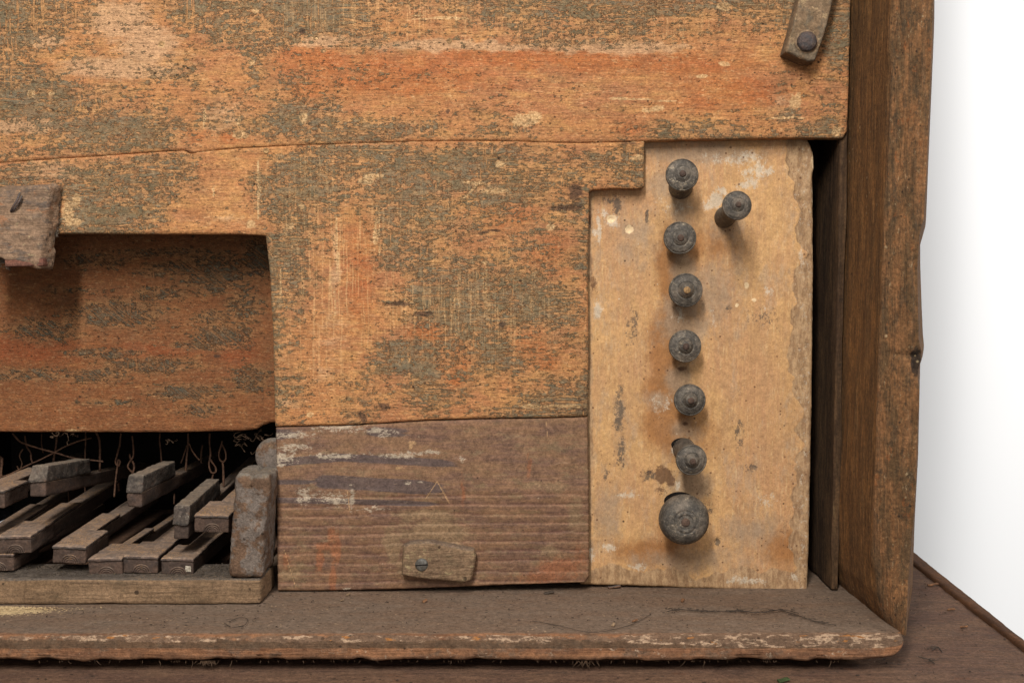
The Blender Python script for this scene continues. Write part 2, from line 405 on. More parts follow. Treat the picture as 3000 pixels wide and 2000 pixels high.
def mat_wood(name, c1, c2, c3, grain=(200, 60, 7), gs=.7, dust=None, dirt=None, spots=None, bump=.0005, light=None, rough=.82, speck=('33261b', 25, .35), mott=(60, 60, 30), spec=.2):
    g = G(name, rough, spec)
    gr = g.noise(grain, 6, .65, 1, warp=(180, 30)); lo = g.noise(tuple(3*q for q in mott), 3, .6, 2); mo = g.noise(mott, 7, .72, 3); fi = g.noise((6, 6, 6), 4, .75, 4)
    c = g.mix(g.ss(lo, .36, .64), C(c1), C(c2))
    c = g.mix(g.mt('MULTIPLY', g.ss(gr, .40, .66), gs), c, C(c3))
    c = g.mix(g.mt('MULTIPLY', g.ss(mo, .5, .72), .6), c, C(dirt or c3))
    if light: c = g.mix(g.mt('MULTIPLY', g.ss(g.noise(light[1], 7, .75, 6), light[2], light[2]+.05), light[3] if len(light) > 3 else .85), c, C(light[0]))
    if spots:
        for i, sp in enumerate(spots): c = g.mix(g.mt('MULTIPLY', g.ss(g.noise(sp[1], 6, .7, 7+i), sp[2], sp[2]+.06), sp[3]), c, C(sp[0]))
    c = g.mix(g.mt('MULTIPLY', g.ss(fi, .35, .75), .35), c, C('3a2c20'))
    if speck: c = g.specks(c, speck[1], speck[2], C(speck[0]), .8)
    if dust:
        u = g.ss(g.up(), dust[1], dust[2]); dn = g.noise((9, 9, 9), 5, .8, 9)
        c = g.mix(g.mt('MULTIPLY', u, g.ss(dn, .25, .5, .75, 1)), c, g.mix(g.ss(g.noise((30, 30, 30), 5, .7, 10), .4, .6), C(dust[0]), C(dust[3])))
        c = g.mix(g.mt('MULTIPLY', u, g.mt('MULTIPLY', g.ss(g.noise((5, 5, 5), 3, .8, 11), .52, .62), g.ss(g.noise((130, 130, 130), 2, .5, 12), .45, .6))), c, C(dust[4] if len(dust) > 4 else 'b98a5e'))
    h = g.mt('ADD', g.mt('MULTIPLY', gr, 1.6), g.mt('ADD', g.mt('MULTIPLY', fi, .8), g.mt('MULTIPLY', mo, 1.2)))
    return g.done(c, h, bump)

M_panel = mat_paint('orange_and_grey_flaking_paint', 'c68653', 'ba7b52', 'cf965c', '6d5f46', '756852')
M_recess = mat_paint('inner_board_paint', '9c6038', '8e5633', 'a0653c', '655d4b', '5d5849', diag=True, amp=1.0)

def mat_plank():
    g = G('brown_purple_pine', .75, .22)
    gr = g.noise((260, 80, 6), 6, .62, 1, warp=(220, 26)); fi = g.noise((6, 6, 5), 4, .75, 2); mo = g.noise((110, 80, 30), 7, .7, 3)
    c = g.mix(g.ss(mo, .4, .62), C('8a684c'), C('745747'))
    band = g.attr('band')
    c = g.mix(g.mt('MULTIPLY', g.ss(band, .45, .95), .55), c, C('5f3b30'))
    c = g.mix(g.mt('MULTIPLY', g.ss(gr, .42, .64), .45), c, C('9b7357'))
    c = g.mix(g.mt('MULTIPLY', g.ss(g.noise((70, 50, 26), 7, .72, 4), .52, .68), .55), c, C('8a7556'))
    c = g.mix(g.mt('MULTIPLY', g.edge(g.attr('dark'), g.noise((80, 40, 6), 6, .7, 5), .5, .8, .1), .75), c, C('564b4a'))
    c = g.mix(g.mt('MULTIPLY', g.edge(g.attr('tan'), g.noise((60, 40, 20), 7, .72, 6), .5, 1.2, .12), .75), c, C('95795a'))
    c = g.mix(g.mt('MULTIPLY', g.edge(g.attr('red'), g.noise((20, 20, 50), 8, .85, 7), .55, 1.8, .2), .55), c, C('a0603c'))
    c = g.mix(g.mt('MULTIPLY', g.edge(g.attr('white'), g.noise((20, 16, 9), 8, .85, 8), .66, 3.6, .1), .8), c, C('c4b198'))
    c = g.mix(g.mt('MULTIPLY', g.edge(g.attr('cream'), g.noise((14, 12, 9), 7, .8, 23), .5, 1.2, .1), .7), c, C('c0986c'))
    c = g.mix(g.mt('MULTIPLY', g.ss(g.noise((90, 20, 4), 3, .6, 9, rot=(0, .35, 0), warp=(120, 60)), .68, .72), .4), c, C('c0a080'))
    c = g.mix(g.mt('MULTIPLY', g.ss(fi, .4, .75), .3), c, C('3f2c22'))
    c = g.specks(c, 17, .24, C('3a2820'), .7); c = g.specks(c, 27, .14, C('c0a888'), .5)
    h = g.mt('ADD', g.mt('MULTIPLY', gr, .7), g.mt('ADD', fi, g.mt('MULTIPLY', mo, .6)))
    return g.done(c, h, .0004)
M_plank = mat_plank()

def mat_stopboard():
    g = G('pale_worn_stop_board', .7, .25)
    gr = g.noise((7, 30, 220), 6, .62, 1, warp=(200, 20)); fi = g.noise((6, 6, 6), 4, .75, 2); mo = g.noise((60, 60, 110), 7, .7, 3)
    c = g.mix(g.ss(g.noise((140, 80, 330), 4, .6, 4), .38, .62), C('c79a66'), C('ba8b61'))
    c = g.mix(g.mt('MULTIPLY', g.ss(gr, .42, .66), .45), c, C('cfa26a'))
    c = g.mix(g.mt('MULTIPLY', g.ss(mo, .46, .64), .65), c, C('b0875f'))
    c = g.mix(g.mt('MULTIPLY', g.ss(g.noise((40, 40, 70), 8, .8, 15), .50, .62), .5), c, C('b08458'))
    c = g.mix(g.mt('MULTIPLY', g.ss(g.noise((70, 40, 160), 8, .8, 19), .50, .64), .5), c, C('ae9478'))
    c = g.mix(g.mt('MULTIPLY', g.ss(g.noise((9, 9, 60), 6, .75, 20), .54, .66), .45), c, C('dbb988'))
    c = g.mix(g.mt('MULTIPLY', g.edge(g.attr('warm'), g.noise((45, 30, 90), 6, .7, 5), .44, .9, .3), .85), c, C('9a6638'))
    c = g.mix(g.mt('MULTIPLY', g.edge(g.attr('grey'), g.noise((36, 30, 60), 7, .78, 6), .46, 1.3, .25), .7), c, C('9f866c'))
    c = g.mix(g.mt('MULTIPLY', g.edge(g.attr('edgew'), g.noise((40, 30, 90), 7, .7, 7), .5, .9, .08), .8), c, g.mix(g.ss(g.noise((16, 16, 50), 7, .72, 16), .4, .6), C('b0906c'), C('84664a')))
    c = g.mix(g.mt('MULTIPLY', g.edge(g.attr('stain'), g.noise((26, 20, 26), 8, .85, 8), .56, 2.2, .12), .85), c, C('5f402a'))
    c = g.mix(g.mt('MULTIPLY', g.edge(g.attr('soot'), g.noise((14, 12, 16), 8, .88, 9), .62, 4., .12), .8), c, C('4c453d'))
    c = g.mix(g.mt('MULTIPLY', g.edge(g.attr('white'), g.noise((13, 12, 18), 8, .88, 10), .68, 4.2, .14), .65), c, C('cdbfa9'))
    c = g.mix(g.mt('MULTIPLY', g.edge(g.attr('cream'), g.noise((12, 12, 12), 5, .7, 12), .5, .8, .06), .85), c, C('e6c89c'))
    c = g.mix(g.mt('MULTIPLY', g.ss(fi, .45, .8), .25), c, C('6b4b33'))
    wz = g.ss(g.noise((22, 22, 40), 8, .85, 17), .63, .68)
    c = g.mix(g.mt('MULTIPLY', wz, .6), c, C('d5c6b0'))
    c = g.specks(c, 13, .36, C('5a3822'), .75); c = g.specks(c, 30, .18, C('352719'), .85); c = g.specks(c, 29, .16, C('ddceb6'), .5)
    h = g.mt('ADD', g.mt('MULTIPLY', gr, .8), g.mt('ADD', g.mt('MULTIPLY', fi, .7), g.mt('MULTIPLY', mo, 1.2)))
    h = g.mt('ADD', h, g.mt('MULTIPLY', g.attr('edgew'), g.mt('MULTIPLY', g.noise((20, 20, 60), 5, .7, 14), .6)))
    return g.done(c, h, .0005, k=.88, mic=.6)
M_stop = mat_stopboard()
M_side = mat_wood('side_board_pine', '80592f', '6e4c2c', '4a3523', grain=(8, 14, 260), gs=.65, dirt='5b4a35', light=('8f7a5a', (16, 16, 90), .585, .55),
                  spots=[('9a5c33', (30, 30, 90), .57, .6), ('4a4436', (24, 24, 70), .56, .6)], mott=(35, 35, 120), bump=.0009, speck=('241a12', 18, .4))
M_front = mat_wood('side_board_front_edge', '8e6a48', '7a5d44', '55422f', grain=(9, 14, 200), gs=.6, dirt='66593f', light=('b09a76', (14, 14, 50), .575, .8),
                   spots=[('a2623a', (34, 34, 70), .54, .75), ('55503f', (26, 26, 60), .55, .65)], mott=(35, 35, 80), bump=.0012, speck=('241a12', 18, .4))
M_ledge = mat_wood('ledge_wood', '9a6a4a', '8c5f45', '6b4733', grain=(240, 40, 5), gs=.6, dirt='6f5a48', light=('c0a888', (26, 26, 16), .62, .8),
                   spots=[('5c5043', (60, 40, 26), .57, .6)], dust=('6f6259', .55, .9, '665b54', '8f7563'), mott=(90, 60, 30), bump=.0006)
M_base = mat_wood('base_board_wood', '7d5e49', '6f5242', '523c2e', grain=(160, 16, 30), gs=.4, dirt='4f4038', light=('8a7666', (18, 10, 10), .60, .5),
                  spots=[('7d4f35', (110, 60, 60), .60, .35)], mott=(70, 40, 40), bump=.0010, speck=('271e18', 20, .38))
M_strip = mat_wood('edge_strip_wood', '6b4528', '5c3c25', '40291a', grain=(20, 200, 20), mott=(60, 120, 40), bump=.0004)
M_rail = mat_wood('key_rail_wood', '9b7c5e', '886c50', '604c3a', grain=(220, 40, 9), gs=.55, dirt='63533f', light=('a8906a', (40, 30, 20), .63, .6),
                  dust=('6e6257', .5, .85, '5f554c', '94795c'), mott=(60, 50, 22), bump=.0007)
M_cheek = mat_wood('cheek_block_wood', '856750', '705643', '513e2f', grain=(40, 30, 120), gs=.4, dirt='5a4c3c', light=('b59a72', (30, 30, 30), .63, .6),
                   spots=[('857b72', (110, 90, 90), .48, .7), ('86603c', (60, 60, 60), .58, .5)], dust=('83796c', .3, .9, '776d62', '94795c'), mott=(40, 40, 40), bump=.0013)
M_key = mat_wood('dusty_dark_key_wood', '634d40', '53433a', '37302b', grain=(20, 160, 12), gs=.5, dirt='4a4340', light=('8c7a6a', (16, 30, 12), .62, .5),
                 dust=('917a67', .45, .85, '7e6d60', 'b5854f'), mott=(40, 60, 30), bump=.0004, speck=('2a211c', 20, .3))
M_plate = mat_wood('key_plate_wood', '6a554a', '554a43', '443c38', grain=(20, 120, 12), gs=.5, dirt='4b4845', light=('9a8a78', (20, 20, 9), .60, .6), spots=[('332d2a', (26, 50, 16), .53, .55)],
                   dust=('9d826c', .4, .8, '857264', 'c69660'), mott=(40, 60, 30), bump=.0004, speck=('2a211c', 20, .3))
M_sharp = mat_wood('stained_sharp_wood', '5b4f46', '4b433c', '34302c', grain=(14, 110, 10), gs=.5, dirt='6b6157', light=('8d8172', (12, 16, 10), .56, .6), spots=[('2a2725', (22, 40, 16), .52, .6), ('6e5444', (40, 60, 30), .58, .6)],
                   dust=('8a7a69', .45, .85, '786b5e', '9a8064'), mott=(26, 40, 20), bump=.0004, speck=('8f8678', 20, .25))
M_block = mat_wood('block_wood', 'a58468', '90745c', '6d5848', grain=(120, 40, 7), gs=.55, dirt='6b6258', light=('c2ab82', (26, 26, 18), .60, .85),
                   spots=[('a8714c', (70, 40, 26), .57, .6), ('5c5550', (60, 40, 26), .55, .6)], mott=(60, 40, 26), bump=.0009)
M_button = mat_wood('turn_button_wood', '9c7e60', '8c7056', '5d4837', grain=(90, 30, 6), gs=.5, dirt='6b6048', light=('a8946c', (30, 26, 16), .58, .7),
                    dust=('7d6a58', .4, .95, '725e50', '94795c'), mott=(50, 40, 20), bump=.0007)
M_bar = mat_wood('painted_bar', '957a5e', '856b50', '6a533c', grain=(60, 60, 60), gs=.4, dirt='60553f', light=('c0a27a', (26, 22, 26), .57, .85),
                 spots=[('6f6454', (70, 40, 90), .48, .65)], mott=(40, 40, 40), bump=.0008)
def mat_knob():
    g = G('blackened_turned_knob', .58, .4)
    c = g.mix(g.ss(g.noise(40, 5, .65, 1), .38, .62), C('423c35'), C('544c42'))
    c = g.mix(g.mt('MULTIPLY', g.ss(g.noise(12, 6, .75, 2), .5, .66), .6), c, C('7d7264'))
    c = g.mix(g.mt('MULTIPLY', g.ss(g.noise(24, 6, .75, 3), .52, .66), .7), c, C('2f2a25'))
    c = g.mix(g.mt('MULTIPLY', g.ss(g.noise((30, 30, 20), 7, .85, 5), .57, .63), .8), c, C('968670'))
    c = g.mix(g.mt('MULTIPLY', g.ss(g.noise((60, 60, 60), 4, .7, 8), .50, .62), .5), c, C('77695a'))
    c = g.specks(c, 12, .3, C('2a2520'), .7); c = g.specks(c, 22, .2, C('a59a88'), .6)
    return g.done(c, g.mt('ADD', g.noise(7, 5, .75, 4), g.noise(30, 5, .7, 6)), .0009, 1., 1.1)
M_knob = mat_knob()
M_peg = mat_wood('knob_peg_wood', '6b5446', '5d4a40', '453a33', grain=(10, 10, 10), bump=.0004)
M_rust = mat_wood('rusty_wire', '86634c', '6e4f3d', '4a352a', grain=(10, 10, 10), bump=.0003, speck=None)
M_iron = mat_wood('corroded_iron', '5d5350', '4b4443', '6a5246', grain=(14, 14, 14), light=('a89878', (18, 18, 18), .60, .8), bump=.0010, rough=.6, spec=.45)
M_screw = mat_wood('grey_screw_metal', '6a655c', '5c5850', '453e36', grain=(8, 8, 20), bump=.0004, rough=.5, spec=.5)
M_black = mat_wood('unlit_interior_black', '090706', '070605', '050403', grain=(100, 60, 10), bump=.0006)  # darkness of the unlit cavity put into near-black wood
M_fiber = mat_wood('wood_fibre', '6e5642', '5f4936', '463527', grain=(10, 10, 10), bump=.0002, speck=None)
M_root = mat_wood('dark_strand', '51463c', '463b32', '352c25', grain=(10, 10, 10), bump=.0002, speck=None)
M_grit = mat_wood('pale_grit', 'ab8f70', '8f755a', '6d5844', grain=(10, 10, 10), bump=.0002, speck=None)
M_gritd = mat_wood('dark_grit', '4c3d33', '3f332b', '30271f', grain=(10, 10, 10), bump=.0002, speck=None)
M_flake = mat_wood('white_paint_flake', 'c9bda9', 'b5a792', '9a8b76', grain=(8, 8, 8), bump=.0004)
M_nailh = mat_wood('putty_capped_nail', 'c39a68', 'a9845a', '7d6044', grain=(8, 8, 8), bump=.0006)
M_chipo = mat_wood('orange_chip', '9c6f4c', '8d6345', '6f4c35', grain=(10, 10, 10), bump=.0002, speck=None)
M_fluff = mat_wood('fluff_and_dust', '77695b', '5f5347', '4a3f35', grain=(8, 8, 8), bump=.0008, light=('a2875f', (10, 10, 10), .58, .7))
g = G('white_backdrop', .9, .1)
M_white = g.done(g.mix(g.noise(900, 2, .5, 1), (.93, .93, .93, 1), (.95, .95, .95, 1)), None)
M_dark = mat_wood('inner_shade_wood', '6b4f34', '523b27', '2e2116', grain=(10, 14, 260), light=('7d6444', (10, 10, 120), .58, .6), mott=(35, 35, 120), bump=.0010)  # shade on the rear inner face, put into a darker wood colour
M_hole = mat_wood('dark_hole', '120e0b', '0e0a08', '080605', grain=(10, 10, 10), speck=None)

# ------------------------------------------------------------------ marks
def dmap(rows, x0, y0, dx, dy):
    A = np.array([[int(c) for c in r] for r in rows], float)/9
    def f(u, v):
        x = np.clip((u-x0)/dx, 0, A.shape[1]-1.001); y = np.clip((v-y0)/dy, 0, A.shape[0]-1.001)
        i = np.floor(x).astype(int); j = np.floor(y).astype(int); a = x-i; b = y-j
        a = a*a*(3-2*a); b = b*b*(3-2*b)
        return A[j, i]*(1-a)*(1-b)+A[j, i+1]*a*(1-b)+A[j+1, i]*(1-a)*b+A[j+1, i+1]*a*b
    return f
def blobs(u, v, L, wu=0, seed=0):
    if wu: 
        u = u+wu*2*fb(u/40, v/40, 0, 3, seed); v = v+wu*2*fb(u/40, v/40, 9, 3, seed+3)
    r = np.zeros_like(u)
    for b in L:
        cx, cy, rx, ry = b[:4]; k = b[4] if len(b) > 4 else 1.
        r = np.maximum(r, k*np.exp(-(((u-cx)/rx)**2+((v-cy)/ry)**2)*.7))
    return r
def segs(u, v, L):
    r = np.zeros_like(u)
    for (x0, y0, x1, y1, wd) in L:
        dx, dy = x1-x0, y1-y0; t = np.clip(((u-x0)*dx+(v-y0)*dy)/(dx*dx+dy*dy), 0, 1)
        d = np.hypot(u-x0-t*dx, v-y0-t*dy); r = np.maximum(r, np.clip(1.15-.65*d/wd, 0, 1))
    return r
GREY = dmap([
 '7642376789744566778766778',
 '7642356479622355456433568',
 '7432125653543325655332246',
 '5242131521110110000000025',
 '7522551443433101100000123',
 '8854223343110121131000123',
 '9855434376211331012232112',
 '3588744676665244113664244',
 '4476632337873564224757568',
 '5445653176577875466666666',
 '6467761776676766546666666',
 '7576651687567577433333333',
 '5388611675576453555555555',
 '3688411274265534466666666',
 '3688411874165335355555555',
 '8888888872266554473666666',
 '8888888864117766336177777',
 '8888888851148878716677777',
 '8888888741027888715577777',
 '8888888831123764425577777',
 '8888888841186574388888888',
 '8888888831478474238888888',
 '8888888852427323599999999',
 '8888888841436416888888888',
 '8888888720513257788888888'], 50, 20, 100, 50)
CREAM = [(474, 128, 12, 10), (748, 35, 14, 8), (735, 183, 10, 8), (92, 277, 12, 12), (148, 276, 10, 5), (700, 395, 18, 12), (718, 400, 8, 6), (780, 442, 10, 8), (1532, 352, 34, 20), (1560, 345, 26, 18),
         (600, 345, 4, 34), (702, 355, 6, 16), (890, 345, 11, 20), (757, 540, 4, 60), (850, 662, 14, 9), (735, 655, 16, 12), (885, 605, 9, 7), (2120, 20, 22, 12), (1925, 318, 20, 8), (2330, 300, 18, 22), (2338, 285, 12, 14),
         (1868, 463, 22, 8), (907, 1214, 12, 9), (1075, 530, 26, 12), (1465, 482, 14, 10), (1095, 515, 30, 8), (1450, 560, 40, 9), (1385, 535, 30, 5), (625, 560, 4, 22), (1420, 770, 12, 6), (1612, 665, 14, 10),
         (200, 620, 18, 34), (225, 590, 14, 22), (215, 650, 26, 12), (2120, 187, 18, 6), (2055, 222, 22, 6), (1890, 325, 16, 6), (925, 113, 10, 6), (948, 150, 9, 6), (2310, 345, 60, 4), (2450, 385, 14, 14),
         (1100, 690, 7, 30), (990, 760, 4, 60, .8), (980, 900, 4, 90, .7), (1650, 1190, 60, 5), (1560, 1190, 30, 7), (580, 1000, 1, 1), (1850, 290, 70, 3), (1290, 55, 90, 3), (1340, 980, 8, 5)]
def panel_attrs(u, v):
    wv = 12*fb(u/60, v/60, 0, 3, 4)
    g_ = GREY(u+wv*2, v+wv)
    g_ = np.maximum(g_, blobs(u, v, [(2440, 120, 40, 130, .95), (2400, 385, 90, 28, 1.0), (2300, 340, 70, 30, .75), (2440, 330, 40, 60, .6), (2290, 240, 30, 60, .7)], 14, 2))
    g_ = g_*(1-.9*blobs(u, v, [(657, 520, 55, 70), (640, 590, 90, 50), (700, 640, 60, 40), (1010, 900, 55, 190), (1020, 720, 50, 90), (2050, 260, 260, 70, .9), (1950, 190, 300, 25, .9)], 12, 5))
    pale = blobs(u, v, [(350, 60, 100, 60), (430, 130, 90, 60), (350, 200, 170, 30), (60, 370, 110, 24), (940, 122, 80, 18), (1350, 135, 330, 16, .9), (1800, 140, 250, 18, .9), (120, 120, 100, 20, .8), (650, 340, 90, 60, .55),
                       (985, 800, 14, 170, .62), (150, 500, 140, 40, .6), (1450, 560, 60, 16, .7), (820, 1180, 90, 20, .6), (2300, 300, 60, 50, .55), (960, 1000, 60, 200, .45), (640, 640, 160, 20, .5)], 16, 6)
    red = blobs(u, v, [(920, 190, 130, 55, .9), (1150, 220, 350, 70, .8), (1650, 165, 400, 40, .9), (2000, 190, 250, 40, .8), (2150, 270, 200, 60, .7), (1250, 970, 70, 30), (1320, 1060, 60, 60, 1.1), (1330, 1120, 30, 20, 1), (1550, 1010, 60, 50, 1), (1600, 1060, 40, 30),
                      (1600, 740, 70, 60, .8), (1050, 800, 70, 200, .6), (680, 400, 50, 20, .7), (560, 400, 50, 30, .6), (900, 270, 70, 50, .8), (1850, 380, 80, 20, .8), (1480, 620, 120, 60, .55)], 14, 7)
    dark = blobs(u, v, [(890, 86, 10, 8, 1.1), (1310, 330, 8, 6, 1.1), (1471, 950, 8, 7, 1.2), (857, 1160, 6, 5, 1.2), (1650, 610, 70, 14, .75), (1690, 570, 30, 40, .7), (1250, 800, 1, 1), (1290, 1210, 1, 1), (1430, 680, 60, 8, .7), (1170, 890, 60, 9, .75), (1240, 920, 40, 8, .8),
                       (260, 320, 6, 6), (1850, 420, 60, 12, .55), (2270, 260, 8, 14, .6), (140, 560, 60, 30, .5), (1120, 1195, 45, 18, .6), (1062, 1220, 20, 30, .7), (1700, 1180, 40, 60, .5), (1720, 900, 6, 400, .45), (1830, 250, 20, 9, .5)], 10, 8)
    # the worn edge of the crack between the two boards
    ck = np.interp(u, CRK[:, 0], CRK[:, 1]); dk = np.abs(v-ck)
    cream = np.maximum(blobs(u, v, CREAM, 5, 9), .62*np.exp(-(dk/5)**2)*(fb(u/60, 0, 0, 3, 11) > .0))
    cream = np.maximum(cream, segs(u, v, [(1205, 45, 1370, 58, 2), (1110, 610, 1110, 690, 2.5), (1780, 284, 2000, 300, 2.2), (1360, 580, 1410, 530, 3), (757, 470, 757, 640, 2), (985, 640, 985, 780, 2.5), (1100, 640, 1115, 760, 2), (822, 790, 822, 870, 2)]))
    g_ = g_*(1-.7*np.exp(-(dk/7)**2)); 
    scr = blobs(u, v, [(980, 820, 130, 260, 1), (1350, 900, 240, 130, 1), (1150, 50, 300, 60, .9), (900, 520, 160, 120, .7), (1950, 80, 200, 50, .7), (1200, 620, 220, 100, .6)], 20, 19)
    return dict(grey=g_, pale=pale, red=red, dark=dark, cream=cream, scr=scr)
CRK = np.array([(-400, 496), (-175, 488), (0, 476), (250, 459), (480, 443), (540, 440), (558, 450), (585, 444), (700, 433), (900, 424), (1200, 414), (1400, 411), (1700, 418), (1888, 414)], float)
def panel_relief(u, v):
    return .0009*fb(u/260, v/160, 0, 3, 31)*2+.00035*fb(u/30, v/9, 0, 3, 33)

# ------------------------------------------------------------------ the front panel
fp = thing('front_panel', P(1500, 1700, .0), 'large notched front panel of orange wood with flaking grey paint above the keys', 'panel')
TH = .013
up_poly = [(-400, -330), (2499, -330), (2494, -80), (2491, 100), (2486, 300), (2482, 385), (2470, 405), (2300, 404), (2050, 409), (1889, 413)]+[tuple(p) for p in CRK[::-1][1:]]
slab('plank', up_poly, 5, TH, vert(0), 4.5, .0013, M_panel, fp, 1.0, 3, panel_relief, panel_attrs)
mid = [tuple(p+np.array([0, .3])) for p in CRK]+[(1887, 548), (1870, 553), (1800, 552), (1738, 556), (1726, 562), (1722, 800), (1724, 1000), (1722, 1219), (1600, 1223), (1400, 1226), (1250, 1230), (1050, 1243), (806, 1249), (800, 1000), (790, 800), (778, 690), (700, 686), (400, 685), (157, 684), (-400, 683)]
slab('plank', mid, 5, TH, vert(.0006), 4.5, .0013, M_panel, fp, 1.1, 5, panel_relief, panel_attrs)
def plank_attrs(u, v):
    wv = v+(9*fb(u/380, v/60, 0, 3, 41)*2+.012*(u-1250))+10*np.exp(-((u-1240)/160)**2)*np.clip((v-1400)/200, 0, 1)*.6
    t = np.where(v > 1430, (wv-1430)/27.5, 0)
    band = np.where(v > 1440, .5-.5*np.cos(2*math.pi*t), 0)**1.0; saw = np.where(v > 1440, (t % 1.0)**1.6, 0)
    def strk(x0, x1, f0, h):       # long dark grain patch between x0 and x1 following curve f0
        yy = np.interp(u, f0[0], f0[1]); e = np.clip((u-x0)/60, 0, 1)*np.clip((x1-u)/160, 0, 1)
        return np.exp(-((v-yy)/h)**4)*np.minimum(1, e*1.2)
    X = [790, 1000, 1200, 1340, 1450]
    dark = np.maximum.reduce([strk(760, 1400, (X, [1355, 1340, 1350, 1360, 1368]), 13), strk(700, 1360, (X, [1427, 1425, 1425, 1432, 1438]), 16)*.0+strk(900, 1370, (X, [1410, 1412, 1425, 1432, 1438]), 22),
                              strk(700, 1345, (X, [1465, 1468, 1474, 1478, 1480]), 9), strk(760, 940, (X, [1272, 1268, 1270, 1270, 1270]), 17), strk(1050, 1260, (X, [1262, 1262, 1268, 1272, 1272]), 15), strk(700, 1000, (X, [1412, 1412, 1412, 1412, 1412]), 7)])
    wst = np.maximum.reduce([blobs(u, v, [(850, 1275, 90, 12, .8), (1000, 1255, 90, 14, .75), (1110, 1262, 60, 12, .8), (820, 1340, 50, 18, .9), (860, 1310, 70, 14, .75), (980, 1335, 80, 10, .8), (1180, 1332, 90, 9, .85), (1270, 1328, 30, 7, .85), (890, 1455, 30, 30, .8), (980, 1460, 60, 24, .8),
                         (1030, 1455, 8, 40, .9), (1125, 1275, 20, 10, .7), (820, 1360, 30, 6, .9), (1345, 1345, 16, 8, .7), (1195, 1415, 12, 6, .9), (1230, 1412, 10, 4, .9), (1013, 1725, 12, 4, 1.1), (1090, 1490, 50, 12, .6)], 8, 12)])
    tan = blobs(u, v, [(1280, 1560, 110, 40, .95), (1150, 1600, 30, 60, .8), (1250, 1505, 90, 20, .8), (1180, 1660, 30, 40, .7), (1060, 1380, 120, 30, .5), (1600, 1430, 90, 30, .6), (1500, 1290, 140, 40, .5), (1610, 1610, 40, 30, .7), (1690, 1500, 40, 80, .6), (850, 1690, 60, 40, .6), (900, 1560, 100, 60, .4), (1450, 1560, 200, 80, .4), (840, 1510, 30, 12, .6)], 14, 13)
    red = blobs(u, v, [(970, 1570, 14, 30), (985, 1610, 16, 50), (935, 1640, 12, 40, .9), (975, 1690, 13, 60, .9), (950, 1600, 30, 14, .9), (1355, 1440, 8, 60, .7), (1640, 1660, 70, 30, .9), (1600, 1690, 100, 22, .8), (1550, 1370, 8, 50, .6), (840, 1650, 16, 40, .6), (1700, 1640, 30, 60, .6), (780, 1300, 20, 20, .3)], 8, 14)
    cream = np.maximum(segs(u, v, [(1281, 1409, 1246, 1462, 1.1), (1281, 1409, 1316, 1473, 1.7), (1252, 1446, 1300, 1446, .7), (1018, 1440, 1024, 1495, 1.5), (830, 1605, 866, 1720, .9), (1600, 1235, 1606, 1300, 1.)]),
                       blobs(u, v, [(1208, 1297, 12, 7, .9), (1205, 1308, 6, 11, .9), (1170, 1370, 14, 4, .8), (1030, 1243, 200, 3, .6)], 3, 15))
    return dict(band=saw, dark=dark, white=wst, tan=tan, red=red, cream=cream)
def plank_relief(u, v):
    t = (v+(9*fb(u/380, v/60, 0, 3, 41)*2+.012*(u-1250))+10*np.exp(-((u-1240)/160)**2)*np.clip((v-1400)/200, 0, 1)*.6-1430)/27.5
    return np.where(v > 1436, .0013*((t % 1.0)**1.6), .0003)+0*u+.0004*fb(u/12, v/12, 0, 2, 45)
low = [(807, 1252), (1050, 1246), (1250, 1233), (1400, 1229), (1600, 1226), (1722, 1222), (1725, 1400), (1727, 1600), (1727, 1690), (1715, 1706), (1500, 1713), (1300, 1722), (1100, 1729), (900, 1732), (812, 1731), (810, 1500)]
pk = slab('plank', low, 3, TH, vert(.0004), 6, .002, M_plank, fp, .9, 8, plank_relief, plank_attrs, step=7)
pk['label'] = 'bare purple-brown pine plank with grooved grain at the bottom of the panel'
for i, (x, y, r) in enumerate([(700, 394, 10), (717, 401, 7), (780, 442, 9), (474, 128, 8), (735, 183, 8), (92, 277, 9), (948, 150, 8), (722, 268, 8), (926, 112, 9), (1316, 120, 9)]):
    co, q, tr = lathe_data([(.0001, .0004), (r*S*.55, -.0001), (r*S*.8, -.0003), (r*S*.92, .0001), (r*S*.95, .0012)], P(x, y, 0), P(x, y, .01), 14, .12, i)
    mesh('nail_head', co, q, M_nailh, fp, tris=tr)

# ------------------------------------------------------------------ inner board behind the opening
YR = .066
def rec_attrs(u, v):
    wv = 20*fb(u/80, v/50, 0, 3, 51)
    gm = .25*np.exp(-((u-500)/400)**2)+blobs(u+wv, v+wv*.4, [(270, 760, 90, 25, .8), (520, 790, 110, 25, .75), (640, 800, 110, 60, .85), (760, 760, 50, 60, 1.), (330, 920, 140, 40, .95), (120, 970, 110, 40, .9), (480, 860, 90, 22, .7), (620, 930, 60, 20, .75), (660, 985, 80, 34, 1.), (600, 1010, 120, 18, .7), (300, 1035, 120, 14, .85), (80, 1100, 200, 22, .8), (260, 1100, 110, 22, .85),
                       (430, 1070, 150, 26, .8), (560, 1150, 130, 22, .85), (740, 1110, 60, 40, .9), (590, 1200, 60, 20, .85), (300, 1180, 130, 12, .6), (90, 1180, 80, 10, .5), (500, 740, 180, 14, .7), (200, 850, 120, 14, .6), (720, 900, 70, 60, .7)])
    return dict(grey=gm*.72, pale=blobs(u, v, [(250, 1255, 40, 5, .5)]), red=blobs(u, v, [(60, 1020, 200, 50, .8), (450, 1030, 160, 30, .8), (700, 1040, 60, 60, .8), (170, 1090, 40, 5, 1.2)], 10, 3), dark=blobs(u, v, [(637, 1041, 12, 5, 1.1), (194, 1060, 2, 20, .9), (735, 800, 40, 20, .5)], 4, 5), cream=blobs(u, v, [(215, 1260, 28, 4, .9)], 4, 5))
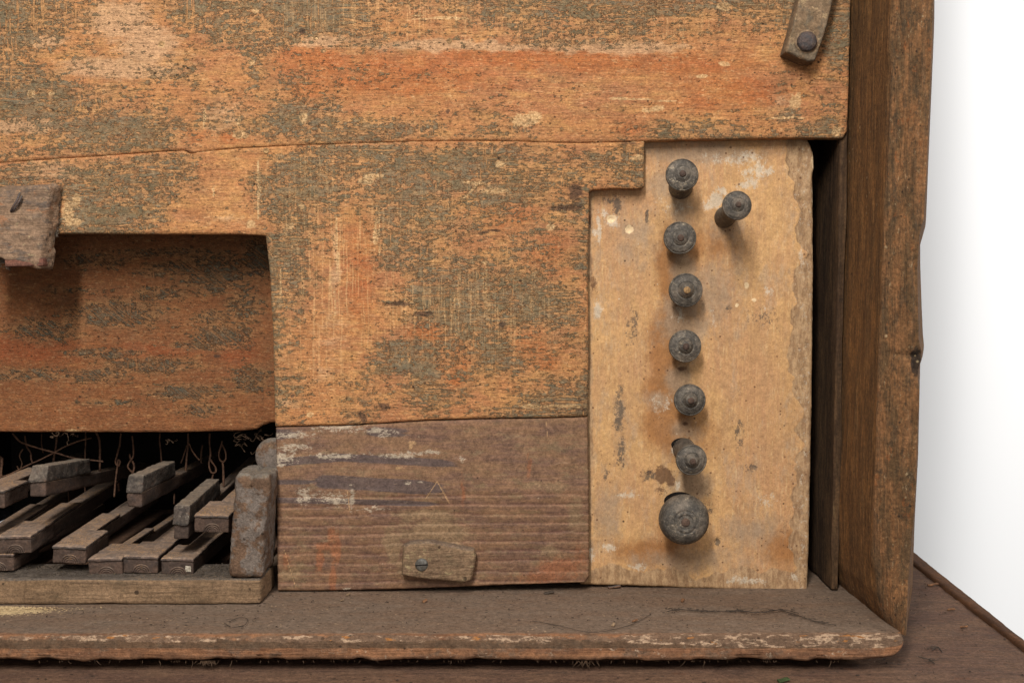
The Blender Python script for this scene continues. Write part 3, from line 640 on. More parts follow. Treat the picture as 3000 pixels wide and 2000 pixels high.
rb = slab('inner_board', [(-420, 560), (860, 560), (860, 1238), (792, 1238), (768, 1246), (752, 1257), (700, 1262), (500, 1267), (250, 1266), (-420, 1264)], 5, .016, vert(YR), 6, .002, M_recess, None, 1.2, 12,
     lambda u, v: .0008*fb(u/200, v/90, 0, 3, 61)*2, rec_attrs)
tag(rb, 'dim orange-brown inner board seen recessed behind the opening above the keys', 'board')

# ------------------------------------------------------------------ stop board
YS = .0138
def stop_attrs(u, v):
    edge = np.clip((u-(2318+18*np.sin(v/90.)+30*fb(v/50, 0, 0, 3, 71)*2))/14, 0, 1)
    edge = np.where(v < 700, edge, edge*.8)
    bott = np.clip((v-(1655+40*fb(u/90, 0, 0, 3, 72)*2))/30, 0, 1)*.8
    leftw = np.clip((1760-u)/30, 0, 1)*.55
    warm = blobs(u, v, [(1955, 800, 30, 110, 1), (1950, 1010, 50, 140, .9), (1935, 1150, 50, 60, .9), (1960, 1230, 70, 90, 1.0), (1900, 1620, 90, 40, .9), (2040, 720, 60, 60, .6), (2100, 720, 70, 60, .6), (1960, 940, 30, 80, .9), (2300, 1600, 60, 60, .8), (2060, 1250, 60, 100, .5), (1980, 1580, 60, 60, .6)], 10, 3)
    grey = np.maximum(blobs(u, v, [(1990, 640, 40, 90, .75), (2000, 780, 40, 60, .85), (1995, 900, 50, 60, .9), (2000, 960, 90, 50, .8), (2080, 860, 70, 110, .7), (1990, 1110, 40, 50, .8), (2010, 1260, 60, 40, .7), (2030, 1420, 60, 40, .9), (1860, 700, 70, 120, .6), (1850, 440, 200, 40, .5), (2060, 450, 160, 30, .8), (1950, 540, 60, 60, .6), (1920, 1170, 50, 30, .7),
                              (2120, 680, 50, 40, .6), (2200, 1550, 120, 60, .6), (1780, 1500, 50, 120, .6), (2020, 1640, 200, 40, .7)], 12, 4), 0)
    stain = blobs(u, v, [(1945, 1395, 26, 28, 1.05), (1965, 1410, 18, 26, .9), (1940, 1430, 30, 30, .6), (2000, 1075, 14, 8, .9), (1905, 1385, 14, 10, .7), (1990, 1190, 20, 10, .6), (2010, 1240, 8, 6, 1), (2300, 1540, 20, 30, .6), (2350, 620, 12, 40, .55), (2340, 440, 18, 20, .6), (1725, 640, 14, 20, .9), (1735, 830, 14, 40, .7), (1728, 650, 8, 30, .9)], 7, 5)
    soot = blobs(u, v, [(1814, 1210, 16, 80, .85), (1822, 1320, 14, 60, .8), (1850, 960, 20, 60, .6), (1862, 945, 8, 40, .8), (2170, 1270, 14, 60, .6), (1900, 1390, 22, 20, .8), (2240, 930, 60, 30, .55), (2075, 1490, 20, 30, .6), (2105, 1585, 10, 14, .9), (1775, 1390, 8, 30, .7), (2200, 1370, 20, 12, .9), (2160, 1260, 8, 14, .9), (1895, 632, 4, 16, 1.4), (1805, 600, 14, 26, 1.2), (1790, 590, 40, 10, .8), (2135, 905, 10, 10, .8)], 5, 6)
    white = blobs(u, v, [(2140, 470, 90, 16, .7), (2080, 460, 40, 14, .6), (2200, 460, 40, 20, .85), (2190, 505, 20, 14, 1), (2225, 500, 20, 26, 1.), (2200, 535, 24, 16, 1), (2255, 503, 16, 12, 1), (2100, 585, 24, 22, 1.3), (2075, 600, 20, 14, 1.1), (2115, 565, 14, 16, 1.2), (2180, 545, 26, 10, .9), (1755, 670, 6, 50, 1.1), (1770, 625, 12, 16, 1.), (1795, 650, 18, 22, 1.), (1740, 680, 10, 14, 1), (1752, 910, 12, 26, 1.1),
                         (2250, 855, 14, 12, .9), (2240, 905, 14, 12, .6), (2345, 750, 8, 24, .9), (1940, 1180, 40, 26, .6), (1980, 600, 60, 30, .6), (1990, 920, 20, 30, .7), (1840, 1450, 40, 10, .8), (1790, 1600, 20, 14, 1.), (1870, 1660, 26, 10, .9), (1730, 1620, 14, 24, .8), (2245, 1470, 24, 26, .7), (1975, 1320, 8, 14, 1.2), (1985, 1420, 8, 14, 1.1), (2180, 1700, 60, 10, .8), (2330, 1690, 30, 14, .8), (1820, 490, 60, 20, .4), (2090, 930, 10, 40, .5)], 6, 7)
    white = np.maximum(white, .34*np.clip((u-2290)/60, 0, 1))
    cream = np.maximum(blobs(u, v, [(1843, 672, 12, 12, 1.), (1790, 642, 14, 12, 1.), (2210, 880, 8, 6, .9), (2160, 895, 5, 6, 1.1), (2187, 838, 10, 14, .7), (2383, 470, 6, 30, .8)], 3, 8), np.exp(-((u-2384)/3.5)**2)*(.6+fb(v/18, 0, 0, 3, 9)))
    return dict(warm=warm, grey=grey, stain=stain, soot=soot, white=white, cream=cream, edgew=np.maximum.reduce([edge, bott, leftw]))
def stop_relief(u, v):
    chip = .0010*np.clip((u-(2322+18*np.sin(v/90.)+30*fb(v/50, 0, 0, 3, 71)*2))/9, 0, 1)*np.clip((780-v)/20, .35, 1)
    holes = sum(.0018*np.exp(-(((u-x)/r)**2+((v-y)/r)**2)) for x, y, r in ((1843, 672, 8), (1790, 642, 8), (2360, 447, 9), (2350, 590, 10), (2100, 1585, 5)))
    return chip+holes+.0007*fb(u/160, v/300, 0, 3, 73)*2+.00015*fb(u/14, v/14, 0, 2, 75)*(u > 2310)
sb = thing('stop_board', P(2050, 1735, YS), 'pale tan worn board behind the column of dark stop knobs', 'board')
stp = [(1700, 350), (2362, 350), (2366, 405), (2376, 425), (2385, 455), (2387, 490), (2382, 515), (2384, 800), (2382, 1000), (2379, 1200), (2375, 1400), (2371, 1600), (2366, 1734), (2250, 1730), (2000, 1722), (1850, 1716), (1700, 1712)]
slab('board', stp, 4, .014, vert(YS), 7, .002, M_stop, sb, 1.3, 21, stop_relief, stop_attrs)

# ------------------------------------------------------------------ stop knobs
KN = [ # head x,y,r  base x,y  head depth, flatness, label
 (1999, 511, 48, 1993, 553, -.024, .6, 'topmost dark turned stop knob, drooping, just under the panel notch'),
 (2161, 601, 43, 2120, 640, -.044, .6, 'dark stop knob standing apart to the right of the column, longest drawn, beside white flakes'),
 (1993, 697, 48, 1990, 700, -.010, .7, 'second stop knob down the column, flat with a faint brown centre'),
 (2010, 850, 50, 2004, 852, -.010, 1.5, 'third stop knob down the column, pointed, with a pale worn patch on its tip'),
 (2008, 1014, 48, 2001, 1012, -.010, 1.0, 'fourth stop knob down the column, in the middle of the board'),
 (2022, 1172, 47, 2014, 1168, -.012, 1.2, 'fifth stop knob down the column, below the brown drip stain'),
 (2027, 1348, 46, 2002, 1312, -.030, 1.0, 'sixth stop knob down the column, drooping below a small dark slot'),
 (2003, 1520, 74, 1992, 1494, -.022, 1.0, 'largest stop knob at the foot of the column, broad and rounded with a brown centre')]
for i, (hx, hy, hr, bx, by, yh, pt, lab) in enumerate(KN):
    Hc = P(hx, hy, yh); Bc = P(bx, by, YS+.004); ax = (Hc-Bc)/np.linalg.norm(Hc-Bc); 
    axd = ax*.45+np.array([0, -1, 0])*.55; axd /= np.linalg.norm(axd)
    R = hr*S*(DIST+yh)/DIST; big = hr > 60
    t = thing('organ_stop', P(bx, by, YS), lab, 'organ stop', 'organ stops on the pale board')
    # stem
    L = np.linalg.norm(Hc-Bc); rs = R*(.80 if not big else .62)
    if i in (1, 6): rs = R*.80
    prof = [(rs*.9, 0), (rs*.95, L*.12), (rs*.9, L*.25), (rs*.80, L*.5), (rs*.86, L*.8), (rs*.95, L*.97)]
    co, q, tr = lathe_data(prof, Bc, Hc, 32, .02, i); mesh('stem', co, q, M_knob, t, tris=tr)
    A = Hc+axd*(-.0055)
    h = .0045*pt
    if big: prof = [(R*.55, -.004), (R*.86, -.0015), (R*.975, .0025), (R, .006), (R*.985, .009), (R*.93, .0125), (R*.82, .0155), (R*.66, .0178), (R*.47, .0190), (R*.45, .0186), (R*.43, .0192), (R*.30, .0196), (R*.28, .0190), (R*.24, .0192), (R*.10, .0194), (R*.02, .0194)]
    else: prof = [(R*.72, -.0035), (R*.86, -.0015), (R*.97, .0003), (R, .002), (R*.985, .0038), (R*.93, .0046), (R*.915, .0041), (R*.89, .0045), (R*.80, .0054), (R*.62, .0060+h*.12), (R*.52, .0062+h*.22), (R*.50, .0058+h*.22), (R*.44, .0062+h*.32), (R*.34, .0064+h*.6), (R*.26, .0066+h*.8), (R*.20, .0064+h*.9), (R*.14, .0068+h), (R*.04, .0070+h)]
    rk = random.Random(i+3); wig = [1+rk.uniform(-.035, .035) for _ in prof]
    prof = [(r_*(w_ if 0 < k_ < len(prof)-1 and r_ < R*.9 else 1), t_) for k_, ((r_, t_), w_) in enumerate(zip(prof, wig))]
    # finer profile
    pp = []
    for a, b in zip(prof, prof[1:]):
        for s_ in (0, .5): pp.append((a[0]+(b[0]-a[0])*s_, a[1]+(b[1]-a[1])*s_))
    pp.append(prof[-1])
    co, q, tr = lathe_data(pp, A, A+axd*.02, 72, .012, i+20); hd = mesh('knob', co, q, M_knob, t, tris=tr)
    top = prof[-1][1]; rp = R*(.18 if big else .2)
    co, q, tr = lathe_data([(rp*1.05, top-.0014), (rp, top-.0002), (rp*.8, top+.0004), (rp*.2, top+.0006)], A, A+axd*.02, 20, .10, i+40); mesh('peg', co, q, M_nailh if i == 3 else M_peg, hd, tris=tr)
# dark slots in the stop board above the two drooping knobs, and socket rims
for (x, y, rx, ry) in ((2000, 1302, 33, 20), (1990, 1468, 45, 28), (2001, 1312, 30, 24)):
    n = 40; c0 = P(x, y, YS-.0012); th = np.arange(n)*2*math.pi/n
    pts = np.array([P(x+rx*math.cos(a)*(1+.1*float(fb(math.cos(a)*2+x, math.sin(a)*2, 0, 2, 3))), y+ry*math.sin(a), YS-.0004) for a in th])
    pb = np.array([P(x+rx*math.cos(a)*.98, y+ry*math.sin(a)*.98, YS+.0005) for a in th])
    ctr = P(x, y, YS-.0004)
    co = np.concatenate([pts, pb]); q = [(k, (k+1) % n, n+(k+1) % n, n+k) for k in range(n)]; tr = [(0, k, k+1) for k in range(1, n-1)]
    mesh('knob_slot', co, q, M_hole, sb, tris=tr, smooth=False)

# ------------------------------------------------------------------ ledge
YL = -.122
zf_bot = float(P(1500, 1934, YL)[2])
x_end = float(XP(2657, YL, -.005))
def ledge():
    nx = 560; xs = np.linspace(-.50, x_end, nx)
    prof = [(.36, 0)]+[(y, 0) for y in np.linspace(.30, -.10, 60)]+[(-.112, -.0002), (-.1165, -.0005), (-.1195, -.0012), (-.1212, -.0026), (-.1218, -.0048)]+[(YL, z) for z in np.linspace(-.008, zf_bot+.002, 12)]+[(-.121, zf_bot+.0006), (-.119, zf_bot), (-.10, zf_bot), (.0, zf_bot), (.36, zf_bot)]
    prof = np.array(prof); m = len(prof)
    X, I = np.meshgrid(xs, np.arange(m), indexing='ij'); Y = prof[I, 0].copy(); Z = prof[I, 1].copy()
    e = np.clip((X-(x_end-.020))/.020, 0, 1)
    Z = np.where(Z < -.002, -.002+(Z+.002)*(np.sqrt(np.clip(1-e**2.6, 0, 1))*.8+.2*(1-e)), Z)
    front = (I > 50)
    e2 = np.clip((X-(x_end-.006))/.006, 0, 1)
    Y = np.where(Y < -.05, Y+.012*(1-np.sqrt(1-e2**2*.99)), Y)
    nose = np.exp(-((I-64)/4.)**2)
    Y = Y+np.where(front, 1, 0)*(.0012*fb(X/.03, Z/.01, 0, 4, 81)*2*np.clip((I-55)/8, 0, 1))
    crust = fb(X/.006, I/4., 0, 4, 82)*2
    Z = Z+nose*(.0013*crust+.0002); Y = Y-nose*.0016*crust
    Z = Z+np.where((I < 60), .0005*fb(X/.02, Y/.02, 0, 4, 83)*2, 0)
    low = (I >= 75)
    Z = Z+np.where(low & front, .0016*fb(X/.012, 0*X, 0, 4, 85)*2+.0012*np.clip(fb(X/.05, 0*X, 3, 4, 88)*2, 0, 1), 0)
    co = np.stack([X, Y, Z], -1).reshape(-1, 3)
    a, b = np.meshgrid(np.arange(nx-1), np.arange(m-1), indexing='ij'); a = a.ravel(); b = b.ravel()
    q = np.stack([a*m+b, (a+1)*m+b, (a+1)*m+b+1, a*m+b+1], 1)
    endq = []
    base_ = (nx-1)*m
    for k in range(m//2-1):
        endq.append((base_+k, base_+m-1-k, base_+m-2-k, base_+k+1))
    at = dict(crust=(np.exp(-((I-63.5)/1.7)**2)*(.75+.5*(fb(X/.05, 0*X, 0, 3, 87)*2)) + .75*np.exp(-((I-64)/3.)**2)*np.clip((X-.06)/.1,0,1)).ravel(), crevice=(np.exp(-((I-65.5)/1.8)**2)).ravel(), low=np.clip((I.ravel()-74)/3., 0, 1), px=X.ravel(), top=(I.ravel() < 62)*1., pile=(np.exp(-(((X+.405)/.06)**2+((Y+.055)/.014)**2)*1.)).ravel())
    return co, np.concatenate([q, np.array(endq)]), at
def mat_ledge():
    g = G('ledge_wood', .85, .2)
    gr = g.noise((240, 40, 5), 6, .62, 1, warp=(180, 18)); fi = g.noise(6, 4, .78, 2); mo = g.noise((100, 60, 26), 7, .7, 3)
    c = g.mix(g.ss(mo, .4, .62), C('9a6c4b'), C('805c43'))
    c = g.mix(g.mt('MULTIPLY', g.ss(gr, .42, .64), .55), c, C('6f4a35'))
    c = g.mix(g.mt('MULTIPLY', g.ss(g.noise((70, 50, 40), 7, .72, 4), .52, .64), .6), c, C('6a5a4b'))
    c = g.mix(g.mt('MULTIPLY', g.ss(g.noise((30, 30, 20), 7, .75, 5), .60, .66), .75), c, C('bda68c'))
    # dusty top
    dn = g.noise((14, 10, 10), 6, .8, 9)
    d = g.mix(g.ss(g.noise((240, 90, 90), 5, .65, 10), .4, .62), C('7c6857'), C('7b6350'))
    d = g.mix(g.mt('MULTIPLY', g.ss(dn, .48, .66), .45), d, C('94806f'))
    d = g.mix(g.mt('MULTIPLY', g.ss(g.noise((40, 20, 20), 7, .78, 11), .53, .66), .55), d, C('54483f'))
    d = g.specks(d, 11, .40, C('b99a78'), .7); d = g.specks(d, 17, .36, C('3a3028'), .8)
    d = g.mix(g.edge(g.attr('pile'), g.noise((8, 8, 8), 4, .8, 13), .42, 1.6, .1), d, C('d8bb8c'))
    c = g.mix(g.mt('MULTIPLY', g.attr('top'), g.ss(g.up(), .3, .75)), c, d)
    c = g.mix(g.mt('MULTIPLY', g.edge(g.attr('crevice'), g.noise((60, 30, 12), 7, .75, 18), .5, 1.4, .15), .8), c, C('5a4837'))  # dark crevices just below the ledge's top edge, drawn as colour
    cr = g.edge(g.attr('crust'), g.noise((50, 30, 14), 7, .74, 12), 0.57, 1.6, .1)
    cc = g.mix(g.ss(g.noise((46, 20, 16), 6, .72, 14), .52, .58), C('7a604c'), C('c2a284'))
    cc = g.mix(g.ss(g.noise((60, 20, 16), 4, .6, 15), .64, .66), cc, C('ad7440'))
    c = g.mix(g.mt('MULTIPLY', cr, .9), c, cc)
    c = g.mix(g.mt('MULTIPLY', g.attr('low'), .5), c, C('5b4534'))
    c = g.specks(c, 24, .3, C('33261b'), .7)
    h = g.mt('ADD', g.mt('MULTIPLY', gr, 1.2), g.mt('ADD', g.mt('MULTIPLY', fi, 1.1), g.mt('MULTIPLY', mo, 1.4)))
    h = g.mt('ADD', h, g.mt('MULTIPLY', g.attr('crust'), g.mt('MULTIPLY', g.noise((22, 16, 8), 5, .7, 16), 4.)))
    return g.done(c, h, .0007)
co, q, at = ledge()
lt = thing('ledge', (0, YL, zf_bot), 'thick dusty ledge board with a crusty worn front edge running along the bottom', 'ledge')
mesh('ledge_board', co, q, mat_ledge(), lt, at)
# ------------------------------------------------------------------ base board
ZB = zf_bot-.0085
rbox('cleat', (x_end-.02+.5, .40, .008), lambda p: p+np.array([-.50, -.085, zf_bot-.0084]), M_base, lt, .0008, (20, 4, 2), .0001)
o0 = PF(2681, 1616, ZB+.003); o1 = PF(3000, 1869, ZB+.003); i0 = PF(2667, 1646, ZB); i1 = PF(2972, 1882, ZB)
def ext(a, b, t): return a+(b-a)*t
bt = thing('base_board', (0, -.2, ZB-.02), 'wide dusty brown base board under the ledge, reaching out to the right', 'board')
def base_attr(u, v): return dict(z=u*0)
iB = ext(i0, i1, -.25); iF = ext(i0, i1, 2.0)
slab('board', [(-.62, iB[1]), (iB[0], iB[1]), (iF[0], iF[1]), (-.62, iF[1])], .0035, .018, lambda u, v, d: np.stack([u, v, ZB-d], -1), .003, .001, M_base, bt, .0003, 31,
     lambda u, v: .0007*fb(u/.05, v/.012, 0, 4, 91)*2+.0005*fb(u/.006, v/.004, 0, 3, 92)*2, base_attr, step=.01)
oB = ext(o0, o1, -.28); oF = ext(o0, o1, 2.0)
slab('edge_strip', [(iB[0]-.001, iB[1]), (oB[0], oB[1]), (oF[0], oF[1]), (iF[0]-.001, iF[1])], .002, .03, lambda u, v, d: np.stack([u, v, ZB+.003-d], -1), .003, .0015, M_strip, bt, .0003, 33,
     lambda u, v: .0003*fb(u/.01, v/.01, 0, 3, 93)*2, None, step=.006)

# ------------------------------------------------------------------ side board
def side():
    FO = np.array([(-80, 2737), (0, 2734), (200, 2728), (450, 2717), (600, 2710), (635, 2709), (660, 2700), (690, 2694), (770, 2690), (900, 2691), (990, 2692), (1030, 2702), (1052, 2702), (1075, 2694), (1110, 2690), (1150, 2694), (1300, 2689), (1400, 2684), (1600, 2671), (1700, 2661), (1800, 2656), (1870, 2652)], float)
    BO = np.array([(-80, 2738), (0, 2736), (450, 2719), (620, 2713), (640, 2711), (700, 2696), (760, 2696), (900, 2700), (1000, 2704), (1035, 2707), (1050, 2706), (1090, 2696), (1400, 2690), (1615, 2680), (1870, 2672)], float)
    FI = np.array([(-80, 2615), (0, 2613), (400, 2601), (700, 2590), (1100, 2575), (1300, 2568), (1500, 2560), (1650, 2560), (1750, 2568), (1815, 2585), (1870, 2610)], float)
    IN = np.array([(-80, 2494), (0, 2493), (400, 2486), (1000, 2476), (1700, 2452), (1870, 2448)], float)
    zt = float(P(2600, -60, -.1)[2]); zs = np.concatenate([np.linspace(1.15, zt, 24)[:-1], np.linspace(zt, -.0012, 290)]); nl = len(zs)  # upper levels lie out of view, added to keep strip light off the backdrop
    # photo row for each level at depth -.1
    def row(Y, Z):
        vy = Y+DIST; vz = Z-ZC; vf = vy*FW[0]+vz*FW[1]; vu = vy*UP[0]+vz*UP[1]; return 1000-FOC*vu/vf
    rings = []; nin, nfr, nou = 70, 26, 10
    for z in zs:
        r = row(-.1, z); low_ = max(0., min(1., (r-1650)/200))
        yfi = -.087+.0*low_; yfo = -.100-.018*low_
        a = np.array([XP(np.interp(r, IN[:, 0], IN[:, 1]), 0, z), .34]); a0 = a[0]
        fi = np.array([XP(np.interp(r, FI[:, 0], FI[:, 1]), yfi, z), yfi]); fo = np.array([XP(np.interp(r, FO[:, 0], FO[:, 1]), yfo, z), yfo])
        bo = np.array([XP(np.interp(r, BO[:, 0], BO[:, 1]), .02, z), .02]); bb = np.array([bo[0], .34])
        # inner face: straight from the back to the front inner corner
        t = np.linspace(0, 1, nin)[:-1, None]**.8; inn = a+(fi-a)*t
        t = np.linspace(0, 1, nfr)[:-1, None]; fr = fi+(fo-fi)*t
        bulge = np.sin(np.pi*t[:, 0])
        fr[:, 1] -= .003*bulge
        t = np.linspace(0, 1, nou)[:, None]; ou = np.concatenate([fo+(bo-fo)*t[:-1], [bo, bb]])
        rings.append(np.concatenate([inn, fr, ou]))
    R = np.array(rings); m = R.shape[1]
    Zg = np.repeat(zs[:, None], m, 1); J = np.repeat(np.arange(m)[None], nl, 0)
    isF = (J >= nin-2) & (J <= nin+nfr)
    nd = .0014*fb(R[:, :, 1]/.010, Zg/.12, J/4., 4, 101)*2+np.where(isF, .0016*fb(R[:, :, 0]/.006, Zg/.03, 0, 4, 102)*2, 0)
    R[:, :, 0] -= np.where(J < nin, nd, 0); R[:, :, 1] -= np.where(isF, -abs(nd), 0)
    # deep knot hollow and checks on the front edge
    kz = float(P(2690, 1060, -.1)[2]); kx = float(XP(2688, -.1, kz))
    dd = np.exp(-(((R[:, :, 0]-kx)/.0045)**2+((Zg-kz)/.012)**2)); R[:, :, 1] += np.where(isF, .004*dd*(1+1.5*fb(R[:, :, 0]/.002, Zg/.003, 0, 3, 5)), 0)
    for (cx, cy, rx, ry, dp) in ((2683, 780, .003, .008, .002), (2680, 1250, .004, .010, .0025), (2672, 1040, .010, .0012, .003), (2715, 200, .002, .012, .0015)):
        z0 = float(P(cx, cy, -.1)[2]); x0 = float(XP(cx, -.1, z0)); R[:, :, 1] += np.where(isF, dp*np.exp(-(((R[:, :, 0]-x0)/rx)**2+((Zg-z0)/ry)**2)), 0)
    co = np.stack([R[:, :, 0], R[:, :, 1], Zg], -1).reshape(-1, 3)
    a, b = np.meshgrid(np.arange(nl-1), np.arange(m), indexing='ij'); a = a.ravel(); b = b.ravel(); b2 = (b+1) % m
    q = np.stack([a*m+b, (a+1)*m+b, (a+1)*m+b2, a*m+b2], 1)
    fr = np.clip(np.minimum((J-(nin-3))/3., (nin+nfr+2-J)/3.), 0, 1)
    return co, q, dict(front=fr.ravel(), knot=dd.ravel())
def mat_side():
    g = G('case_side_wood', .78, .25)
    gr = g.noise((7, 9, 240), 6, .65, 1, warp=(200, 14)); fi = g.noise((5, 5, 9), 4, .78, 2); mo = g.noise((30, 40, 130), 7, .7, 3)
    c = g.mix(g.ss(mo, .4, .6), C('8a5f34'), C('6f4d2c'))
    c = g.mix(g.mt('MULTIPLY', g.ss(gr, .46, .62), .6), c, C('50381f'))
    c = g.mix(g.mt('MULTIPLY', g.ss(g.noise((6, 8, 120), 6, .7, 4), .56, .66), .5), c, C('a07c50'))
    f = g.mix(g.ss(g.noise((34, 30, 110), 7, .72, 5), .42, .60), C('8a603c'), C('664c31'))
    f = g.mix(g.mt('MULTIPLY', g.ss(gr, .46, .62), .5), f, C('57412c'))
    f = g.mix(g.mt('MULTIPLY', g.ss(g.noise((22, 22, 46), 7, .75, 6), .54, .60), .6), f, C('4a3d2d'))
    f = g.mix(g.mt('MULTIPLY', g.ss(g.noise((30, 22, 50), 6, .7, 7), .60, .66), .6), f, C('96592f'))
    f = g.mix(g.mt('MULTIPLY', g.ss(g.noise((12, 12, 24), 7, .78, 8), .60, .64), .6), f, C('ad9470'))
    c = g.mix(g.ss(g.attr('front'), .2, .9), c, f)
    # dark colour of the knot on the front edge
    c = g.mix(g.mt('MULTIPLY', g.edge(g.attr('knot'), g.noise((12, 12, 16), 6, .75, 9), .5, 1., .1), .85), c, C('2e2620'))
    c = g.specks(c, 14, .34, C('241a12'), .8); c = g.specks(c, 26, .22, C('b59c76'), .7)
    h = g.mt('ADD', g.mt('MULTIPLY', gr, 2.4), g.mt('ADD', g.mt('MULTIPLY', fi, .9), g.mt('MULTIPLY', mo, 1.6)))
    return g.done(c, h, .0018, k=1.02, mic=1.3)
co, q, at = side()
so = mesh('side_board', co, q, mat_side(), None, at)
tag(so, 'tall weathered brown side board with a chipped knotty front edge at the right', 'board')

# ------------------------------------------------------------------ case interior, black boards added to block light
ci = thing('case_interior', (0, .34, 0), 'unlit black interior of the case glimpsed behind the keys and beside the stop board', 'case')
def bx(name, a, b, mat, par, **k):
    a = np.array(a, float); b = np.array(b, float); return rbox(name, b-a, lambda p: p+a, mat, par, **k)
bx('back_board', (-.60, .33, -.001), (x_end-.015, .345, 1.15), M_black, ci, div=(6, 2, 6))  # carried up out of view with the side board to shade the backdrop
bx('top_light_block', (-.60, .0212, .585), (x_end-.015, .329, .60), M_black, ci, div=(6, 2, 2))  # unseen top, added to keep light out of the cavity
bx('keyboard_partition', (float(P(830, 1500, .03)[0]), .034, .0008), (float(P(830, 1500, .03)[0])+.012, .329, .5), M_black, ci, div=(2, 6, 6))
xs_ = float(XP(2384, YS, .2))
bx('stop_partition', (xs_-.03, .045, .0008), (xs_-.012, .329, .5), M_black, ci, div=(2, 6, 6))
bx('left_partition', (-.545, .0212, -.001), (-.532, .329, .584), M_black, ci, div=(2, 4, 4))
def shade_lining():
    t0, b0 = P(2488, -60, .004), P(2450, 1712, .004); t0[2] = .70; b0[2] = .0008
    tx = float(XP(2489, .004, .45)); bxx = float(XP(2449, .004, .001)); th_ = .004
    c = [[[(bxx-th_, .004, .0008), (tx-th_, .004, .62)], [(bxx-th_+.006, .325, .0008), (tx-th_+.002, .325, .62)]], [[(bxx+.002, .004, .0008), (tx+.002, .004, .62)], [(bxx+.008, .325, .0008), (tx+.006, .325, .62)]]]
    L_ = (.006, .32, .62); rbox('inner_face_shade', L_, tri8(c)(L_), M_dark, ci, .0015, (2, 20, 120), .0022, .012, 9, gr=(1, 1, .3))  # thin board added over the inner face, its dark colour stands for shade
shade_lining()

# ------------------------------------------------------------------ key rail, cheek block, rounded block
YK = -.038
zr0 = 0.0006; zr1 = float(P(600, 1697, YK)[2])
xr = float(XP(764, YK, .01))
kr = rbox('key_rail', (xr+.50, .055, zr1-zr0), lambda p: p+np.array([-.50, YK, zr0]), M_rail, None, .0022, (90, 8, 6), .0007, .012, 3, gr=(.3, 1, 1))
tag(kr, 'olive-brown rail with a dusty top running in front of the loose keys', 'rail')
A = lambda x, y, Y: P(x, y, Y)
f00 = A(668, 1692, YK+.001); f10 = A(768, 1694, YK+.001); f01 = A(686, 1386, YK+.001); f11 = A(790, 1390, YK+.001)
dY = .046
def back(p, dz=0): q_ = p.copy(); q_[1] += dY; q_[2] += dz; return q_
cor = [[[f00, f01], [back(f00), back(f01)]], [[f10, f11], [back(f10), back(f11)]]]
Lc = (.028, dY, .085)
ck_ = rbox('cheek_block', Lc, tri8(cor)(Lc), M_cheek, None, .0045, (18, 14, 44), .0020, .008, 5,
     shape=lambda p, L: p+np.stack([0*p[:, 0], 0*p[:, 0], np.where(p[:, 2] > L[2]*.9, -.002*np.exp(-((p[:, 0]-.014)/.002)**2), 0)], 1))
tag(ck_, 'upright worn grey-brown block at the right end of the keyboard, standing on the key rail', 'block')
# rounded block behind the cheek
c0 = P(800, 1340, .012)
def rnd(p):
    q_ = p.copy(); return q_
co, q, tr = lathe_data([(.0005, 0), (.010, .0005), (.0145, .002), (.0150, .004), (.0150, .030), (.0145, .032), (.008, .033)], P(803, 1335, .020), P(803, 1335, .05), 40, .02, 3)
co[:, 2] = c0[2]+(co[:, 2]-c0[2])*1.0
mesh_o = mesh('rounded_block', co, q, M_cheek, None, tris=tr); tag(mesh_o, 'smooth grey rounded wooden piece half hidden behind the brown plank above the cheek block', 'block')

